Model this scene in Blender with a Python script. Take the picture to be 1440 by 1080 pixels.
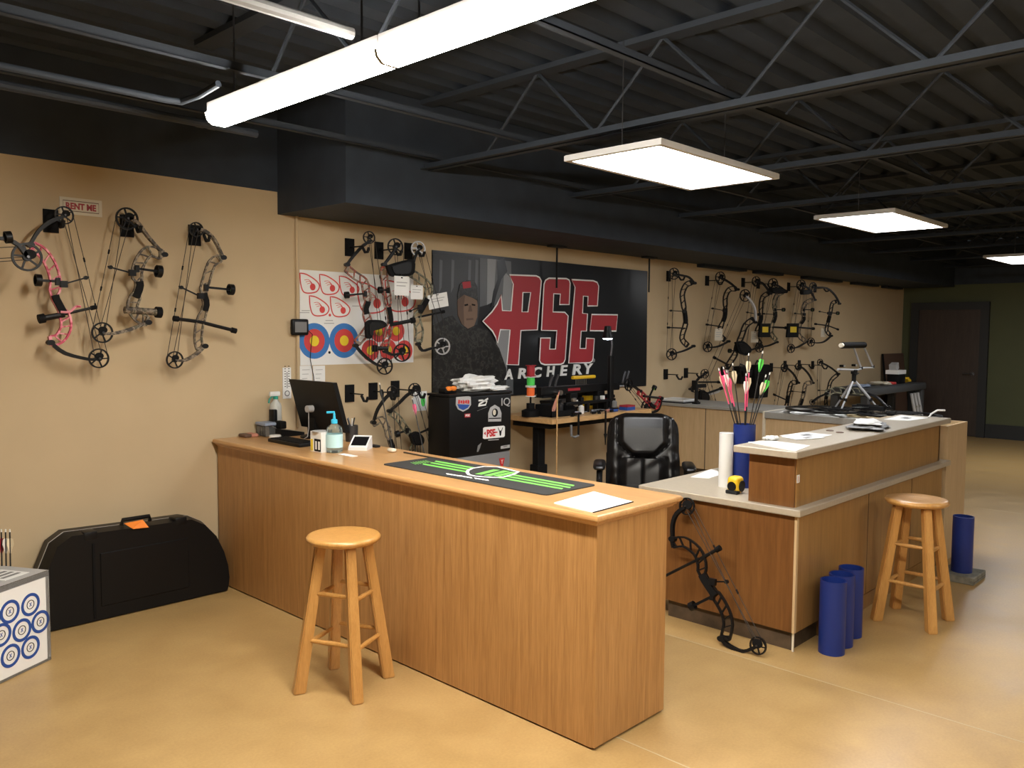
import bpy, bmesh, math, random
from mathutils import Vector, Matrix
random.seed(7)
for _o in list(bpy.data.objects): bpy.data.objects.remove(_o, do_unlink=True)
SC = bpy.context.scene
COL = SC.collection
PI = math.pi
# ------------------------------------------------------------------ camera
FPX, YAW, PIT, ROL, EYE = 1169.7254, .80329377, -.06296833, -.00703633, 1.62
_f = Vector((math.sin(YAW)*math.cos(PIT), math.cos(YAW)*math.cos(PIT), math.sin(PIT)))
_r = Vector((math.cos(YAW), -math.sin(YAW), 0)); _d = _f.cross(_r)
CR = _r*math.cos(ROL)+_d*math.sin(ROL); CD = _d*math.cos(ROL)-_r*math.sin(ROL); CF = _f
CAMP = Vector((0, 0, EYE))
cd = bpy.data.cameras.new('camera'); cam = bpy.data.objects.new('camera', cd); COL.objects.link(cam)
cd.sensor_width = 36; cd.lens = FPX/1440*36; cd.clip_start = .05; cd.clip_end = 60
m3 = Matrix((CR, -CD, -CF)).transposed()
cam.matrix_world = Matrix.Translation(CAMP) @ m3.to_4x4()
SC.camera = cam
# ------------------------------------------------------------------ world, exposure
w = bpy.data.worlds.new('world'); SC.world = w; w.use_nodes = True
bg = w.node_tree.nodes['Background']; bg.inputs[0].default_value = (.5, .55, .6, 1); bg.inputs[1].default_value = .02
vs = SC.view_settings; vs.view_transform = 'Standard'; vs.look = 'None'; vs.gamma = 1; vs.use_curve_mapping = False; vs.exposure = 0.75
LAMP, TUBE = 12.5, 62.0          # radiance of the ceiling panels and of the strip lamps
# ------------------------------------------------------------------ pixel -> place
def ray(x, y): return CR*((x-720)/FPX)+CD*((y-540)/FPX)+CF
def FL(x, y, z=0.):
    d = ray(x, y); return CAMP+d*((z-EYE)/d.z)
def PL(x, y, ax, val):
    d = ray(x, y); return CAMP+d*((val-CAMP[ax])/d[ax])
WALL = 5.0; FARX = 14.6
# ------------------------------------------------------------------ materials
def nt(name):
    m = bpy.data.materials.new(name); m.use_nodes = True; n = m.node_tree
    return m, n, n.nodes['Principled BSDF']
def mat(name, col, rough=.5, metal=0, var=0., scale=20, bump=0., coat=0, emit=0, spec=.5, trans=0, ior=1.45):
    m, n, b = nt(name)
    b.inputs['Base Color'].default_value = (*col, 1); b.inputs['Roughness'].default_value = rough; b.inputs['Metallic'].default_value = metal
    b.inputs['Specular IOR Level'].default_value = spec; b.inputs['Coat Weight'].default_value = coat; b.inputs['IOR'].default_value = ior
    if trans: b.inputs['Transmission Weight'].default_value = trans
    if emit:
        b.inputs['Emission Color'].default_value = (*col, 1); b.inputs['Emission Strength'].default_value = emit
    if var or bump:
        tc = n.nodes.new('ShaderNodeTexCoord'); nz = n.nodes.new('ShaderNodeTexNoise'); nz.inputs['Scale'].default_value = scale; nz.inputs['Detail'].default_value = 5
        n.links.new(tc.outputs['Object'], nz.inputs['Vector'])
        if var:
            r = n.nodes.new('ShaderNodeValToRGB'); r.color_ramp.elements[0].position = .3; r.color_ramp.elements[1].position = .7
            r.color_ramp.elements[0].color = (*[c*(1-var) for c in col], 1); r.color_ramp.elements[1].color = (*[min(1, c*(1+var)) for c in col], 1)
            n.links.new(nz.outputs['Fac'], r.inputs['Fac']); n.links.new(r.outputs['Color'], b.inputs['Base Color'])
        if bump:
            bp = n.nodes.new('ShaderNodeBump'); bp.inputs['Strength'].default_value = bump; bp.inputs['Distance'].default_value = .01
            n.links.new(nz.outputs['Fac'], bp.inputs['Height']); n.links.new(bp.outputs['Normal'], b.inputs['Normal'])
    return m
def wood(name, c1, c2, sc=(14, 14, .9), rough=.42, coat=.15, contrast=(.32, .68)):
    m, n, b = nt(name)
    tc = n.nodes.new('ShaderNodeTexCoord'); mp = n.nodes.new('ShaderNodeMapping'); mp.inputs['Scale'].default_value = sc
    a = n.nodes.new('ShaderNodeTexNoise'); a.inputs['Scale'].default_value = 1.6; a.inputs['Detail'].default_value = 6; a.inputs['Distortion'].default_value = .9
    c = n.nodes.new('ShaderNodeTexNoise'); c.inputs['Scale'].default_value = 9; c.inputs['Detail'].default_value = 3
    mx = n.nodes.new('ShaderNodeMath'); mx.operation = 'MULTIPLY_ADD'; mx.inputs[1].default_value = .45
    sb = n.nodes.new('ShaderNodeMath'); sb.operation = 'MULTIPLY'; sb.inputs[1].default_value = .58
    r = n.nodes.new('ShaderNodeValToRGB'); r.color_ramp.elements[0].position = contrast[0]; r.color_ramp.elements[1].position = contrast[1]
    r.color_ramp.elements[0].color = (*c1, 1); r.color_ramp.elements[1].color = (*c2, 1)
    L = n.links.new
    L(tc.outputs['Object'], mp.inputs['Vector']); L(mp.outputs['Vector'], a.inputs['Vector']); L(mp.outputs['Vector'], c.inputs['Vector'])
    L(a.outputs['Fac'], sb.inputs[0]); L(c.outputs['Fac'], mx.inputs[0]); L(sb.outputs[0], mx.inputs[2]); L(mx.outputs[0], r.inputs['Fac'])
    L(r.outputs['Color'], b.inputs['Base Color']); b.inputs['Roughness'].default_value = rough; b.inputs['Coat Weight'].default_value = coat; b.inputs['Coat Roughness'].default_value = .3
    bp = n.nodes.new('ShaderNodeBump'); bp.inputs['Strength'].default_value = .08; bp.inputs['Distance'].default_value = .003
    L(mx.outputs[0], bp.inputs['Height']); L(bp.outputs['Normal'], b.inputs['Normal'])
    return m
def camo(name, cols, scale=28, rough=.55):
    m, n, b = nt(name)
    tc = n.nodes.new('ShaderNodeTexCoord'); nz = n.nodes.new('ShaderNodeTexNoise'); nz.inputs['Scale'].default_value = scale; nz.inputs['Detail'].default_value = 3
    r = n.nodes.new('ShaderNodeValToRGB'); r.color_ramp.interpolation = 'CONSTANT'
    e = r.color_ramp.elements; e[0].position = 0; e[0].color = (*cols[0], 1); e[1].position = .44; e[1].color = (*cols[1], 1)
    for k, c in enumerate(cols[2:]):
        x = e.new(.52+.07*k); x.color = (*c, 1)
    n.links.new(tc.outputs['Object'], nz.inputs['Vector']); n.links.new(nz.outputs['Fac'], r.inputs['Fac']); n.links.new(r.outputs['Color'], b.inputs['Base Color'])
    b.inputs['Roughness'].default_value = rough
    return m
def floor_mat():
    m, n, b = nt('stained_concrete'); L = n.links.new
    tc = n.nodes.new('ShaderNodeTexCoord')
    def nz(s, d, dist=0):
        x = n.nodes.new('ShaderNodeTexNoise'); x.inputs['Scale'].default_value = s; x.inputs['Detail'].default_value = d; x.inputs['Distortion'].default_value = dist
        L(tc.outputs['Object'], x.inputs['Vector']); return x
    a, c, e = nz(.7, 6, .6), nz(5, 6, .3), nz(90, 2)
    r = n.nodes.new('ShaderNodeValToRGB'); r.color_ramp.elements[0].position = .22; r.color_ramp.elements[1].position = .80
    r.color_ramp.elements[0].color = (.34, .205, .074, 1); r.color_ramp.elements[1].color = (.54, .36, .15, 1)
    mm = n.nodes.new('ShaderNodeMath'); mm.operation = 'MULTIPLY_ADD'; mm.inputs[1].default_value = .45
    m2 = n.nodes.new('ShaderNodeMath'); m2.operation = 'MULTIPLY'; m2.inputs[1].default_value = .55
    L(c.outputs['Fac'], m2.inputs[0]); L(a.outputs['Fac'], mm.inputs[0]); L(m2.outputs[0], mm.inputs[2])
    m3_ = n.nodes.new('ShaderNodeMath'); m3_.operation = 'MULTIPLY_ADD'; m3_.inputs[1].default_value = .30; L(e.outputs['Fac'], m3_.inputs[0])
    m4 = n.nodes.new('ShaderNodeMath'); m4.operation = 'ADD'; m4.inputs[1].default_value = -.15; L(mm.outputs[0], m4.inputs[0]); L(m4.outputs[0], m3_.inputs[2])
    L(m3_.outputs[0], r.inputs['Fac']); L(r.outputs['Color'], b.inputs['Base Color'])
    mr = n.nodes.new('ShaderNodeMapRange'); mr.inputs[1].default_value = .3; mr.inputs[2].default_value = .7; mr.inputs[3].default_value = .33; mr.inputs[4].default_value = .42
    L(c.outputs['Fac'], mr.inputs[0]); L(mr.outputs[0], b.inputs['Roughness'])
    bp = n.nodes.new('ShaderNodeBump'); bp.inputs['Strength'].default_value = .06; bp.inputs['Distance'].default_value = .004; L(c.outputs['Fac'], bp.inputs['Height']); L(bp.outputs['Normal'], b.inputs['Normal'])
    return m
M = dict(
 floor=floor_mat(),
 wall=mat('tan_wall_paint', (.54, .415, .255), .75, var=.03, scale=3, bump=.02),
 green=mat('olive_wall_paint', (.075, .082, .036), .7, var=.05, scale=3),
 black_ceil=mat('glare_lifted_black_paint', (.034, .043, .058), .65, spec=.25, var=.12, scale=6),  # black paint, its colour lifted towards blue to stand in for lamp glare
 joist=mat('glare_lifted_black_steel', (.032, .039, .050), .6, spec=.25),  # black steel, lifted like the ceiling for the glare
 oak=wood('golden_oak_veneer', (.32, .150, .044), (.51, .272, .096), sc=(24, 24, 1.1)),
 oak_top=wood('golden_oak_top', (.46, .232, .08), (.62, .35, .14), sc=(14, .9, 14), rough=.3, coat=.35),
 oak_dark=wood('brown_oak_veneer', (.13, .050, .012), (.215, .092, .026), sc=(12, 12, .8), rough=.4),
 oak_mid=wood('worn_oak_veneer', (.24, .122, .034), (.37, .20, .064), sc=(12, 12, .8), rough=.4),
 maple=wood('pale_birch_veneer', (.50, .345, .18), (.62, .45, .255), sc=(10, 10, .8), rough=.45),
 stool=wood('honey_varnished_wood', (.44, .21, .05), (.60, .32, .095), sc=(30, 30, 3), rough=.3, coat=.4),
 bench=wood('pine_bench_top', (.48, .27, .10), (.65, .41, .19), sc=(2, 16, 16)),
 lam=mat('beige_laminate', (.42, .36, .275), .35, var=.05, scale=60),
 lamg=mat('grey_laminate', (.30, .29, .265), .4, var=.05, scale=60),
 kick=mat('dark_scuffed_kick', (.075, .05, .03), .6, var=.4, scale=12),
 blk=mat('black_plastic', (.006, .006, .0065), .42, spec=.28),
 blkm=mat('black_matte', (.005, .005, .0055), .7, spec=.2),
 blkg=mat('black_gloss', (.008, .008, .009), .15),
 rubber=mat('black_rubber', (.013, .013, .014), .75, spec=.25),
 steel=mat('steel', (.5, .5, .5), .3, 1), dsteel=mat('dark_steel', (.1, .1, .105), .35, .8), silver=mat('silver_paint', (.55, .56, .58), .35, .5),
 leather=mat('black_leather', (.007, .0062, .006), .30, spec=.45, bump=.06, scale=120),
 white=mat('white_plastic', (.78, .78, .76), .4), paper=mat('white_paper', (.80, .80, .78), .7), cream=mat('cream_paper', (.66, .60, .48), .7),
 grey=mat('grey_plastic', (.19, .19, .19), .5), matgrey=mat('dark_grey_mat_cloth', (.042, .041, .040), .8, spec=.2), cart=mat('dark_grey_plastic', (.06, .064, .068), .55), lgrey=mat('light_grey', (.42, .42, .42), .5),
 red=mat('red_print', (.36, .028, .038), .45), redp=mat('red_plastic', (.55, .03, .03), .35), bred=mat('target_red', (.62, .06, .055), .6),
 blue=mat('target_blue', (.045, .19, .50), .6), yellow=mat('target_yellow', (.80, .60, .03), .6), dblue=mat('ring_blue', (.02, .07, .30), .6),
 tube=mat('blue_plastic', (.009, .026, .17), .4), tubein=mat('blue_plastic_inside', (.008, .02, .15), .5),
 pink=camo('pink_camouflage', [(.50, .05, .10), (.72, .16, .24), (.85, .33, .40)], 30),
 camob=camo('brown_camouflage', [(.05, .04, .03), (.15, .115, .08), (.27, .22, .16), (.09, .08, .05)], 34),
 camog=camo('olive_camouflage', [(.05, .05, .03), (.12, .115, .07), (.24, .23, .16)], 34),
 camor=camo('rust_camouflage', [(.07, .05, .04), (.30, .055, .03), (.24, .19, .14)], 34),
 orange=mat('orange_tag', (.90, .25, .03), .6), vpink=mat('pink_vane', (.80, .10, .22), .5), vgreen=mat('green_vane', (.12, .72, .10), .5), vcream=mat('cream_vane', (.78, .66, .45), .5), vwhite=mat('white_vane', (.8, .78, .72), .5),
 carbon=mat('carbon_shaft', (.02, .02, .02), .4), lime=mat('lime_print', (.20, .62, .10), .5), yel=mat('yellow_plastic', (.80, .50, .02), .4), sgreen=mat('green_thread', (.08, .62, .10), .6), sorange=mat('orange_thread', (.9, .16, .03), .6), sred=mat('red_thread', (.36, .02, .03), .6),
 aqua=mat('blue_pump', (.05, .50, .75), .35), gel=mat('clear_gel', (.72, .92, .95), .08, trans=.9), clear=mat('clear_plastic', (.92, .95, .95), .12, trans=.92), cloudy=mat('cloudy_plastic', (.70, .70, .66), .4, trans=.25), teal=mat('green_sprayer', (.03, .30, .22), .4), lblue=mat('pale_blue_lid', (.30, .36, .48), .4), clabel=mat('pale_aqua_label', (.50, .75, .78), .5),
 door=wood('dark_brown_door', (.028, .017, .012), (.05, .032, .022), sc=(12, 12, .9), rough=.5, coat=0), frame=mat('black_door_frame', (.02, .021, .021), .5),
 led=mat('lamp_led', (.85, .93, 1.0), .4, emit=9), panel=mat('lit_diffuser', (.98, .985, 1.0), .4, emit=LAMP), tubelit=mat('lit_strip_diffuser', (1.0, .94, .84), .4, emit=TUBE), lampw=mat('white_lamp_frame', (.62, .62, .62), .4),
 skin=mat('printed_skin', (.19, .125, .09), .6), skin2=mat('printed_skin_shadow', (.115, .075, .055), .6), banner=mat('black_vinyl_banner', (.012, .013, .015), .28), bgrey=mat('printed_grey', (.04, .043, .047), .35), bgrey2=mat('printed_mid_grey', (.10, .107, .115), .35), bgrey3=mat('printed_pale_grey', (.25, .26, .27), .35), bcamo=camo('printed_camouflage', [(.008, .008, .008), (.016, .016, .015), (.035, .035, .032), (.01, .01, .009)], 22, .35),
 card=mat('brown_cardboard', (.30, .19, .10), .7), bronze=mat('brown_board', (.13, .075, .05), .6), string=mat('bow_string', (.035, .03, .025), .7), tan=mat('tan_rope', (.5, .40, .24), .7), plum=mat('copper_tool', (.55, .24, .17), .5), joint=mat('pale_floor_joint', (.50, .40, .25), .6), block=mat('weathered_board', (.22, .21, .17), .8, var=.3, scale=30))
# ------------------------------------------------------------------ mesh builder
class MB:
    def __init__(s): s.v = []; s.f = []
    def add(s, vs, fs):
        o = len(s.v); s.v += [tuple(p) for p in vs]; s.f += [tuple(i+o for i in f) for f in fs]; return s
    def box(s, x0, x1, y0, y1, z0, z1):
        return s.add([(x0,y0,z0),(x1,y0,z0),(x1,y1,z0),(x0,y1,z0),(x0,y0,z1),(x1,y0,z1),(x1,y1,z1),(x0,y1,z1)], [(0,3,2,1),(4,5,6,7),(0,1,5,4),(1,2,6,5),(2,3,7,6),(3,0,4,7)])
    def rbox(s, x0, x1, y0, y1, z0, z1, r=.01, seg=2, T=None):
        bm = bmesh.new(); bmesh.ops.create_cube(bm, size=1)
        for v in bm.verts: v.co = Vector(((x0+x1)/2+v.co.x*(x1-x0), (y0+y1)/2+v.co.y*(y1-y0), (z0+z1)/2+v.co.z*(z1-z0)))
        bmesh.ops.bevel(bm, geom=bm.edges[:], offset=r, segments=seg, profile=.5, affect='EDGES')
        bm.verts.index_update()
        vs = [(T @ v.co if T else v.co.copy()) for v in bm.verts]; fs = [tuple(v.index for v in f.verts) for f in bm.faces]; bm.free()
        return s.add(vs, fs)
    def obox(s, c, u, v, n, a, b, d):
        c, u, v, n = Vector(c), Vector(u), Vector(v), Vector(n)
        P = [c+u*(i*a/2)+v*(j*b/2)+n*(k*d/2) for k in (-1, 1) for i, j in ((-1,-1),(1,-1),(1,1),(-1,1))]
        return s.add(P, [(0,3,2,1),(4,5,6,7),(0,1,5,4),(1,2,6,5),(2,3,7,6),(3,0,4,7)])
    def cyl(s, p0, p1, r0, r1=None, n=12): return s.tube([p0, p1], [r0, r0 if r1 is None else r1], n)
    def tube(s, pts, r, n=8, cap=True):
        pts = [Vector(p) for p in pts]; rs = r if isinstance(r, (list, tuple)) else [r]*len(pts)
        o = len(s.v); up = None
        for i, p in enumerate(pts):
            t = (pts[min(i+1, len(pts)-1)]-pts[max(i-1, 0)]).normalized()
            if up is None: up = Vector((0,0,1)) if abs(t.z) < .9 else Vector((1,0,0))
            a = up.cross(t).normalized(); b = t.cross(a); up = b
            for k in range(n):
                q = 2*PI*k/n; s.v.append(tuple(p+(a*math.cos(q)+b*math.sin(q))*rs[i]))
        for i in range(len(pts)-1):
            for k in range(n):
                k2 = (k+1) % n; s.f.append((o+i*n+k, o+i*n+k2, o+(i+1)*n+k2, o+(i+1)*n+k))
        if cap: s.f.append(tuple(o+k for k in range(n))[::-1]); s.f.append(tuple(o+(len(pts)-1)*n+k for k in range(n)))
        return s
    def lathe(s, prof, c=(0,0,0), n=24, axis=None):
        c = Vector(c); az = Vector(axis).normalized() if axis else Vector((0,0,1))
        ax = (Vector((1,0,0)) if abs(az.x) < .9 else Vector((0,1,0))); ax = (ax-az*ax.dot(az)).normalized(); ay = az.cross(ax)
        o = len(s.v)
        for r, z in prof:
            for k in range(n):
                q = 2*PI*k/n; s.v.append(tuple(c+az*z+(ax*math.cos(q)+ay*math.sin(q))*r))
        for i in range(len(prof)-1):
            for k in range(n):
                k2 = (k+1) % n; s.f.append((o+i*n+k, o+i*n+k2, o+(i+1)*n+k2, o+(i+1)*n+k))
        if prof[0][0] > 1e-6: s.f.append(tuple(o+k for k in range(n))[::-1])
        if prof[-1][0] > 1e-6: s.f.append(tuple(o+(len(prof)-1)*n+k for k in range(n)))
        return s
    def shell(s, prof, c, n=24, axis=None):      # open lathe without caps
        k = len(s.f); s.lathe(prof, c, n, axis)
        s.f = [f for i, f in enumerate(s.f) if i < k or len(f) <= 4]; return s
    def prism(s, poly, mp, d0, d1):
        n = len(poly); A = sum(poly[i][0]*poly[(i+1) % n][1]-poly[(i+1) % n][0]*poly[i][1] for i in range(n))
        if A < 0: poly = poly[::-1]
        vs = [mp(u, v, d0) for u, v in poly]+[mp(u, v, d1) for u, v in poly]
        return s.add(vs, [tuple(range(n))[::-1], tuple(range(n, 2*n))]+[(i, (i+1) % n, n+(i+1) % n, n+i) for i in range(n)])
    def stroke(s, pts, wd, mp, d0, d1, closed=False):
        n = len(pts); ws = wd if isinstance(wd, (list, tuple)) else [wd]*n
        L, R = [], []
        for i in range(n):
            a = Vector(pts[(i-1) % n] if closed else pts[max(i-1, 0)]); b = Vector(pts[(i+1) % n] if closed else pts[min(i+1, n-1)]); p = Vector(pts[i])
            t = (b-a); t = t.normalized() if t.length > 1e-9 else Vector((1, 0)); nn = Vector((-t.y, t.x))*ws[i]/2
            L.append(p+nn); R.append(p-nn)
        o = len(s.v)
        for i in range(n):
            for q in (L[i], R[i]):
                s.v.append(tuple(mp(q.x, q.y, d0))); s.v.append(tuple(mp(q.x, q.y, d1)))
        for i in range(n if closed else n-1):
            a = o+4*i; b = o+4*((i+1) % n)     # 0:L d0 1:L d1 2:R d0 3:R d1
            s.f += [(a+1, a+3, b+3, b+1), (a, b, b+2, a+2), (a, a+1, b+1, b), (a+2, b+2, b+3, a+3)]
        if not closed: s.f += [(o, o+2, o+3, o+1), (o+4*n-4, o+4*n-3, o+4*n-1, o+4*n-2)]
        return s
    def ring(s, c, r0, r1, mp, d0, d1, n=28): return s.stroke([(c[0]+math.cos(2*PI*k/n)*(r0+r1)/2, c[1]+math.sin(2*PI*k/n)*(r0+r1)/2) for k in range(n)], abs(r1-r0), mp, d0, d1, True)
    def disc(s, c, r, mp, d0, d1, n=24, ry=None): return s.prism([(c[0]+math.cos(2*PI*k/n)*r, c[1]+math.sin(2*PI*k/n)*(ry or r)) for k in range(n)], mp, d0, d1)
    def puff(s, c, a, b, d, e=.55, U=(1,0,0), V=(0,1,0), N=(0,0,1), nu=24, nv=14, fn=None):
        c, U, V, N = Vector(c), Vector(U), Vector(V), Vector(N); o = len(s.v)
        sp = lambda x, k: math.copysign(abs(x)**k, x)
        for j in range(nv+1):
            ph = -PI/2+PI*j/nv
            for i in range(nu):
                th = 2*PI*i/nu
                x, y, z = sp(math.cos(ph), .8)*sp(math.cos(th), e), sp(math.cos(ph), .8)*sp(math.sin(th), e), sp(math.sin(ph), .8)
                if fn: x, y, z = fn(x, y, z)
                s.v.append(tuple(c+U*(x*a)+V*(y*b)+N*(z*d)))
        for j in range(nv):
            for i in range(nu):
                i2 = (i+1) % nu; s.f.append((o+j*nu+i, o+j*nu+i2, o+(j+1)*nu+i2, o+(j+1)*nu+i))
        return s
    def text(s, string, u0, u1, v0, v1, mp, d0, d1, shear=0, bold=0.):
        cu = bpy.data.curves.new('t', 'FONT'); cu.body = string; cu.size = 1; cu.shear = shear; cu.offset = bold; cu.resolution_u = 3; cu.fill_mode = 'FRONT'
        ob = bpy.data.objects.new('t', cu); COL.objects.link(ob); dg = bpy.context.evaluated_depsgraph_get()
        me = bpy.data.meshes.new_from_object(ob.evaluated_get(dg)); bpy.data.objects.remove(ob)
        if not me.vertices: return s
        xs = [v.co.x for v in me.vertices]; ys = [v.co.y for v in me.vertices]; a, b, c, d = min(xs), max(xs), min(ys), max(ys)
        q = [(u0+(v.co.x-a)/(b-a)*(u1-u0), v0+(v.co.y-c)/(d-c)*(v1-v0)) for v in me.vertices]
        fs = [tuple(p.vertices) for p in me.polygons]; n = len(q)
        ed = {}
        for f in fs:
            for i in range(len(f)):
                e = (f[i], f[(i+1) % len(f)]); ed[e] = 1
        bd = [e for e in ed if (e[1], e[0]) not in ed]
        s.add([mp(u, v, d1) for u, v in q]+[mp(u, v, d0) for u, v in q], fs+[(e[1], e[0], e[0]+n, e[1]+n) for e in bd])
        bpy.data.meshes.remove(me); return s
    def build(s, name, m, parent=None, smooth=35, loc=None):
        if loc is None: loc = parent_loc(parent) if parent else base(s.v)
        loc = Vector(loc)
        me = bpy.data.meshes.new(name); me.from_pydata([tuple(Vector(v)-loc) for v in s.v], [], s.f)
        me.materials.append(M[m] if isinstance(m, str) else m)
        if smooth:
            me.polygons.foreach_set('use_smooth', [True]*len(me.polygons)); me.set_sharp_from_angle(angle=math.radians(smooth))
        me.update()
        o = bpy.data.objects.new(name, me); COL.objects.link(o)
        if parent: o.parent = parent
        else: o.location = loc
        WL[o.name] = loc
        return o
WL = {}
def parent_loc(p): return WL[p.name]
def base(v):
    xs, ys, zs = zip(*v); return ((min(xs)+max(xs))/2, (min(ys)+max(ys))/2, min(zs))
def tag(o, label=None, cat=None, group=None, kind=None):
    if label: o['label'] = label
    if cat: o['category'] = cat
    if group: o['group'] = group
    if kind: o['kind'] = kind
    return o
def thing(name, label, cat, loc, group=None):
    o = bpy.data.objects.new(name, None); o.empty_display_size = .1; COL.objects.link(o); o.location = loc; WL[o.name] = Vector(loc)
    return tag(o, label, cat, group)
def copy_tree(o, parent=None):
    c = o.copy(); COL.objects.link(c); c.parent = parent; WL[c.name] = WL[o.name]
    for ch in [x for x in o.children]: copy_tree(ch, c)
    return c
ID = lambda x, y, z: (x, y, z)
wp = lambda x, z, d: (x, WALL-d, z)                       # wall plane: x along, z up, d off the wall
def W2(px, py, d=0.): p = PL(px, py, 1, WALL-d); return (p.x, p.z)
def top(z): return lambda x, y, d: (x, y, z+d)           # horizontal plane
# ================================================================== the room
def st(o): return tag(o, kind='structure')
X0, Y0 = -3.5, -4.0; DECK = 3.1; LZ = 2.532; SZ = 2.385; SX = 2.93
fl = st(MB().box(X0, FARX+.1, Y0, WALL+.1, -.1, 0).build('floor', 'floor', loc=(0, 0, 0)))
for x in (2.63, 3.74, 8.6): MB().box(x-.003, x+.003, Y0, WALL, -.002, .0006).build('joint', 'joint', fl)
MB().box(X0, FARX, .25, .256, -.002, .0006).build('joint', 'joint', fl)
st(MB().box(X0, SX, WALL, WALL+.1, 0, LZ).box(SX, FARX+.1, WALL, WALL+.1, 0, SZ+.05).build('wall_back', 'wall', loc=(0, WALL, 0)))
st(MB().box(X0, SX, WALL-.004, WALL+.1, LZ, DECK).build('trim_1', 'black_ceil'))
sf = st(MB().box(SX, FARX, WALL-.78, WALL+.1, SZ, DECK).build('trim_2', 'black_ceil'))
for a, b in ((980, 1040), (1058, 1092), (1126, 1176), (1196, 1228), (1240, 1262)):
    x0, x1 = W2(a, 374)[0], W2(b, 380)[0]
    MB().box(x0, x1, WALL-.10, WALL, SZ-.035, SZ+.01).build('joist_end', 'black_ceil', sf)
fw = st(MB().box(FARX, FARX+.1, Y0, WALL, 0, DECK).build('wall_far', 'green', loc=(FARX, 0, 0)))
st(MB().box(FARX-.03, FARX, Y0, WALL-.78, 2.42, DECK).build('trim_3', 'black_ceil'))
st(MB().box(FARX-.02, FARX, Y0, 3.69, 0, .22).build('baseboard_far', 'frame'))
st(MB().box(FARX-.02, FARX, 4.86, WALL-.02, 0, .22).build('baseboard_far_corner', 'frame'))
st(MB().box(X0-.1, X0, Y0, WALL, 0, DECK).build('wall_left', 'wall', loc=(X0, 0, 0)))
st(MB().box(X0, FARX, Y0-.1, Y0, 0, DECK).build('wall_front', 'wall', loc=(0, Y0, 0)))
# door in the far wall
d = thing('door_1', None, None, (FARX, 4.27, 0)); st(d)
MB().box(FARX-.045, FARX+.0, 3.81, 4.73, .01, 2.02).build('door_leaf', 'door', d)
MB().box(FARX-.07, FARX, 3.69, 3.81, 0, 2.14).box(FARX-.07, FARX, 4.73, 4.85, 0, 2.14).box(FARX-.07, FARX, 3.81, 4.73, 2.02, 2.14).build('door_frame', 'frame', d)
MB().lathe([(.03, 0), (.03, .012), (.012, .014), (.012, .05)], (FARX-.045, 3.90, 1.0), 16, (-1, 0, 0)).tube([(FARX-.095, 3.90, 1.0), (FARX-.095, 4.03, 1.0)], .011).build('door_handle', 'dsteel', d)
# corrugated roof deck, ribs along x
ys = []; y = Y0
prof = []
while y < WALL+.1:
    prof += [(y, DECK), (y+.11, DECK), (y+.135, DECK+.05), (y+.20, DECK+.05), (y+.225, DECK)]; y += .225
b = MB(); n = len(prof)
b.add([(X0, p, z) for p, z in prof]+[(FARX+.1, p, z) for p, z in prof]+[(X0, p, DECK+.1) for p, z in prof]+[(FARX+.1, p, DECK+.1) for p, z in prof], [(i, n+i, n+i+1, i+1) for i in range(n-1)]+[(2*n+i, 2*n+i+1, 3*n+i+1, 3*n+i) for i in range(n-1)])
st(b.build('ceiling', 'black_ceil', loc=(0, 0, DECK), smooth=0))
# open-web joists along y
jb = 2.66
J = None
def joist(x):
    j = thing('bar_joist', 'black open-web steel joist under the roof deck', 'joist', (x, 0, jb), 'open-web joists spanning the ceiling')
    for s in (-1, 1):
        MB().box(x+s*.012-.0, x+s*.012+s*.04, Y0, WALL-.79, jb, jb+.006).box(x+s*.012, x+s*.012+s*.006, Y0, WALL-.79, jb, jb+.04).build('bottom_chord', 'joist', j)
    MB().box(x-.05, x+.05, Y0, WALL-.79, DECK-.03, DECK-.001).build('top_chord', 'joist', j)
    wb = MB(); y = Y0+.1; k = 0
    while y < WALL-1.4:
        z0, z1 = (jb+.02, DECK-.02) if k % 2 == 0 else (DECK-.02, jb+.02)
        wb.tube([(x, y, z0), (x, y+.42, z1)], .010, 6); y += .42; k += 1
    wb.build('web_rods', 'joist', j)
    return j
j0 = joist(3.55)
for k in (-4, -3, -2, -1, 1, 2, 3, 4, 5, 6, 7):
    c = copy_tree(j0); c.location.x += 1.5*k
# bridging angles along x
b0 = tag(MB().box(X0, FARX, 3.30, 3.335, jb+.042, jb+.048).box(X0, FARX, 3.30, 3.306, jb+.042, jb+.075).build('bridging_angle', 'joist'), 'black steel bridging angle crossing the joists', 'bridging', 'bridging angles across the joists')
for dy in (-1.3, -2.6, .75):
    c = b0.copy(); COL.objects.link(c); c.location.y += dy
def conduit(pts, label, r=.014): tag(MB().tube(pts, r, 10).build('conduit', 'joist'), label, 'conduit')
a, b_ = FL(-60, 80, 2.58), FL(270, 137, 2.58)
conduit([(a.x-1, a.y, 2.58), (b_.x-.06, a.y, 2.58), (b_.x, a.y-.02, 2.58), (b_.x+.04, a.y-.10, 2.60), (b_.x+.05, a.y-.25, 2.62)], 'black painted conduit with a bent end ahead of the strip lamp')
a, b_ = FL(305, -2, 2.60), FL(495, 54, 2.60)
tag(MB().tube([(a.x-1.5, a.y, 2.615), (b_.x, b_.y, 2.615)], .02, 10).build('conduit', 'grey'), 'straight pale conduit ending beside the middle of the strip lamp', 'conduit')
conduit([(-1.5, 3.95, 2.62), (2.2, 3.95, 2.62)], 'black painted conduit running parallel to the bow wall', .02)
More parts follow.
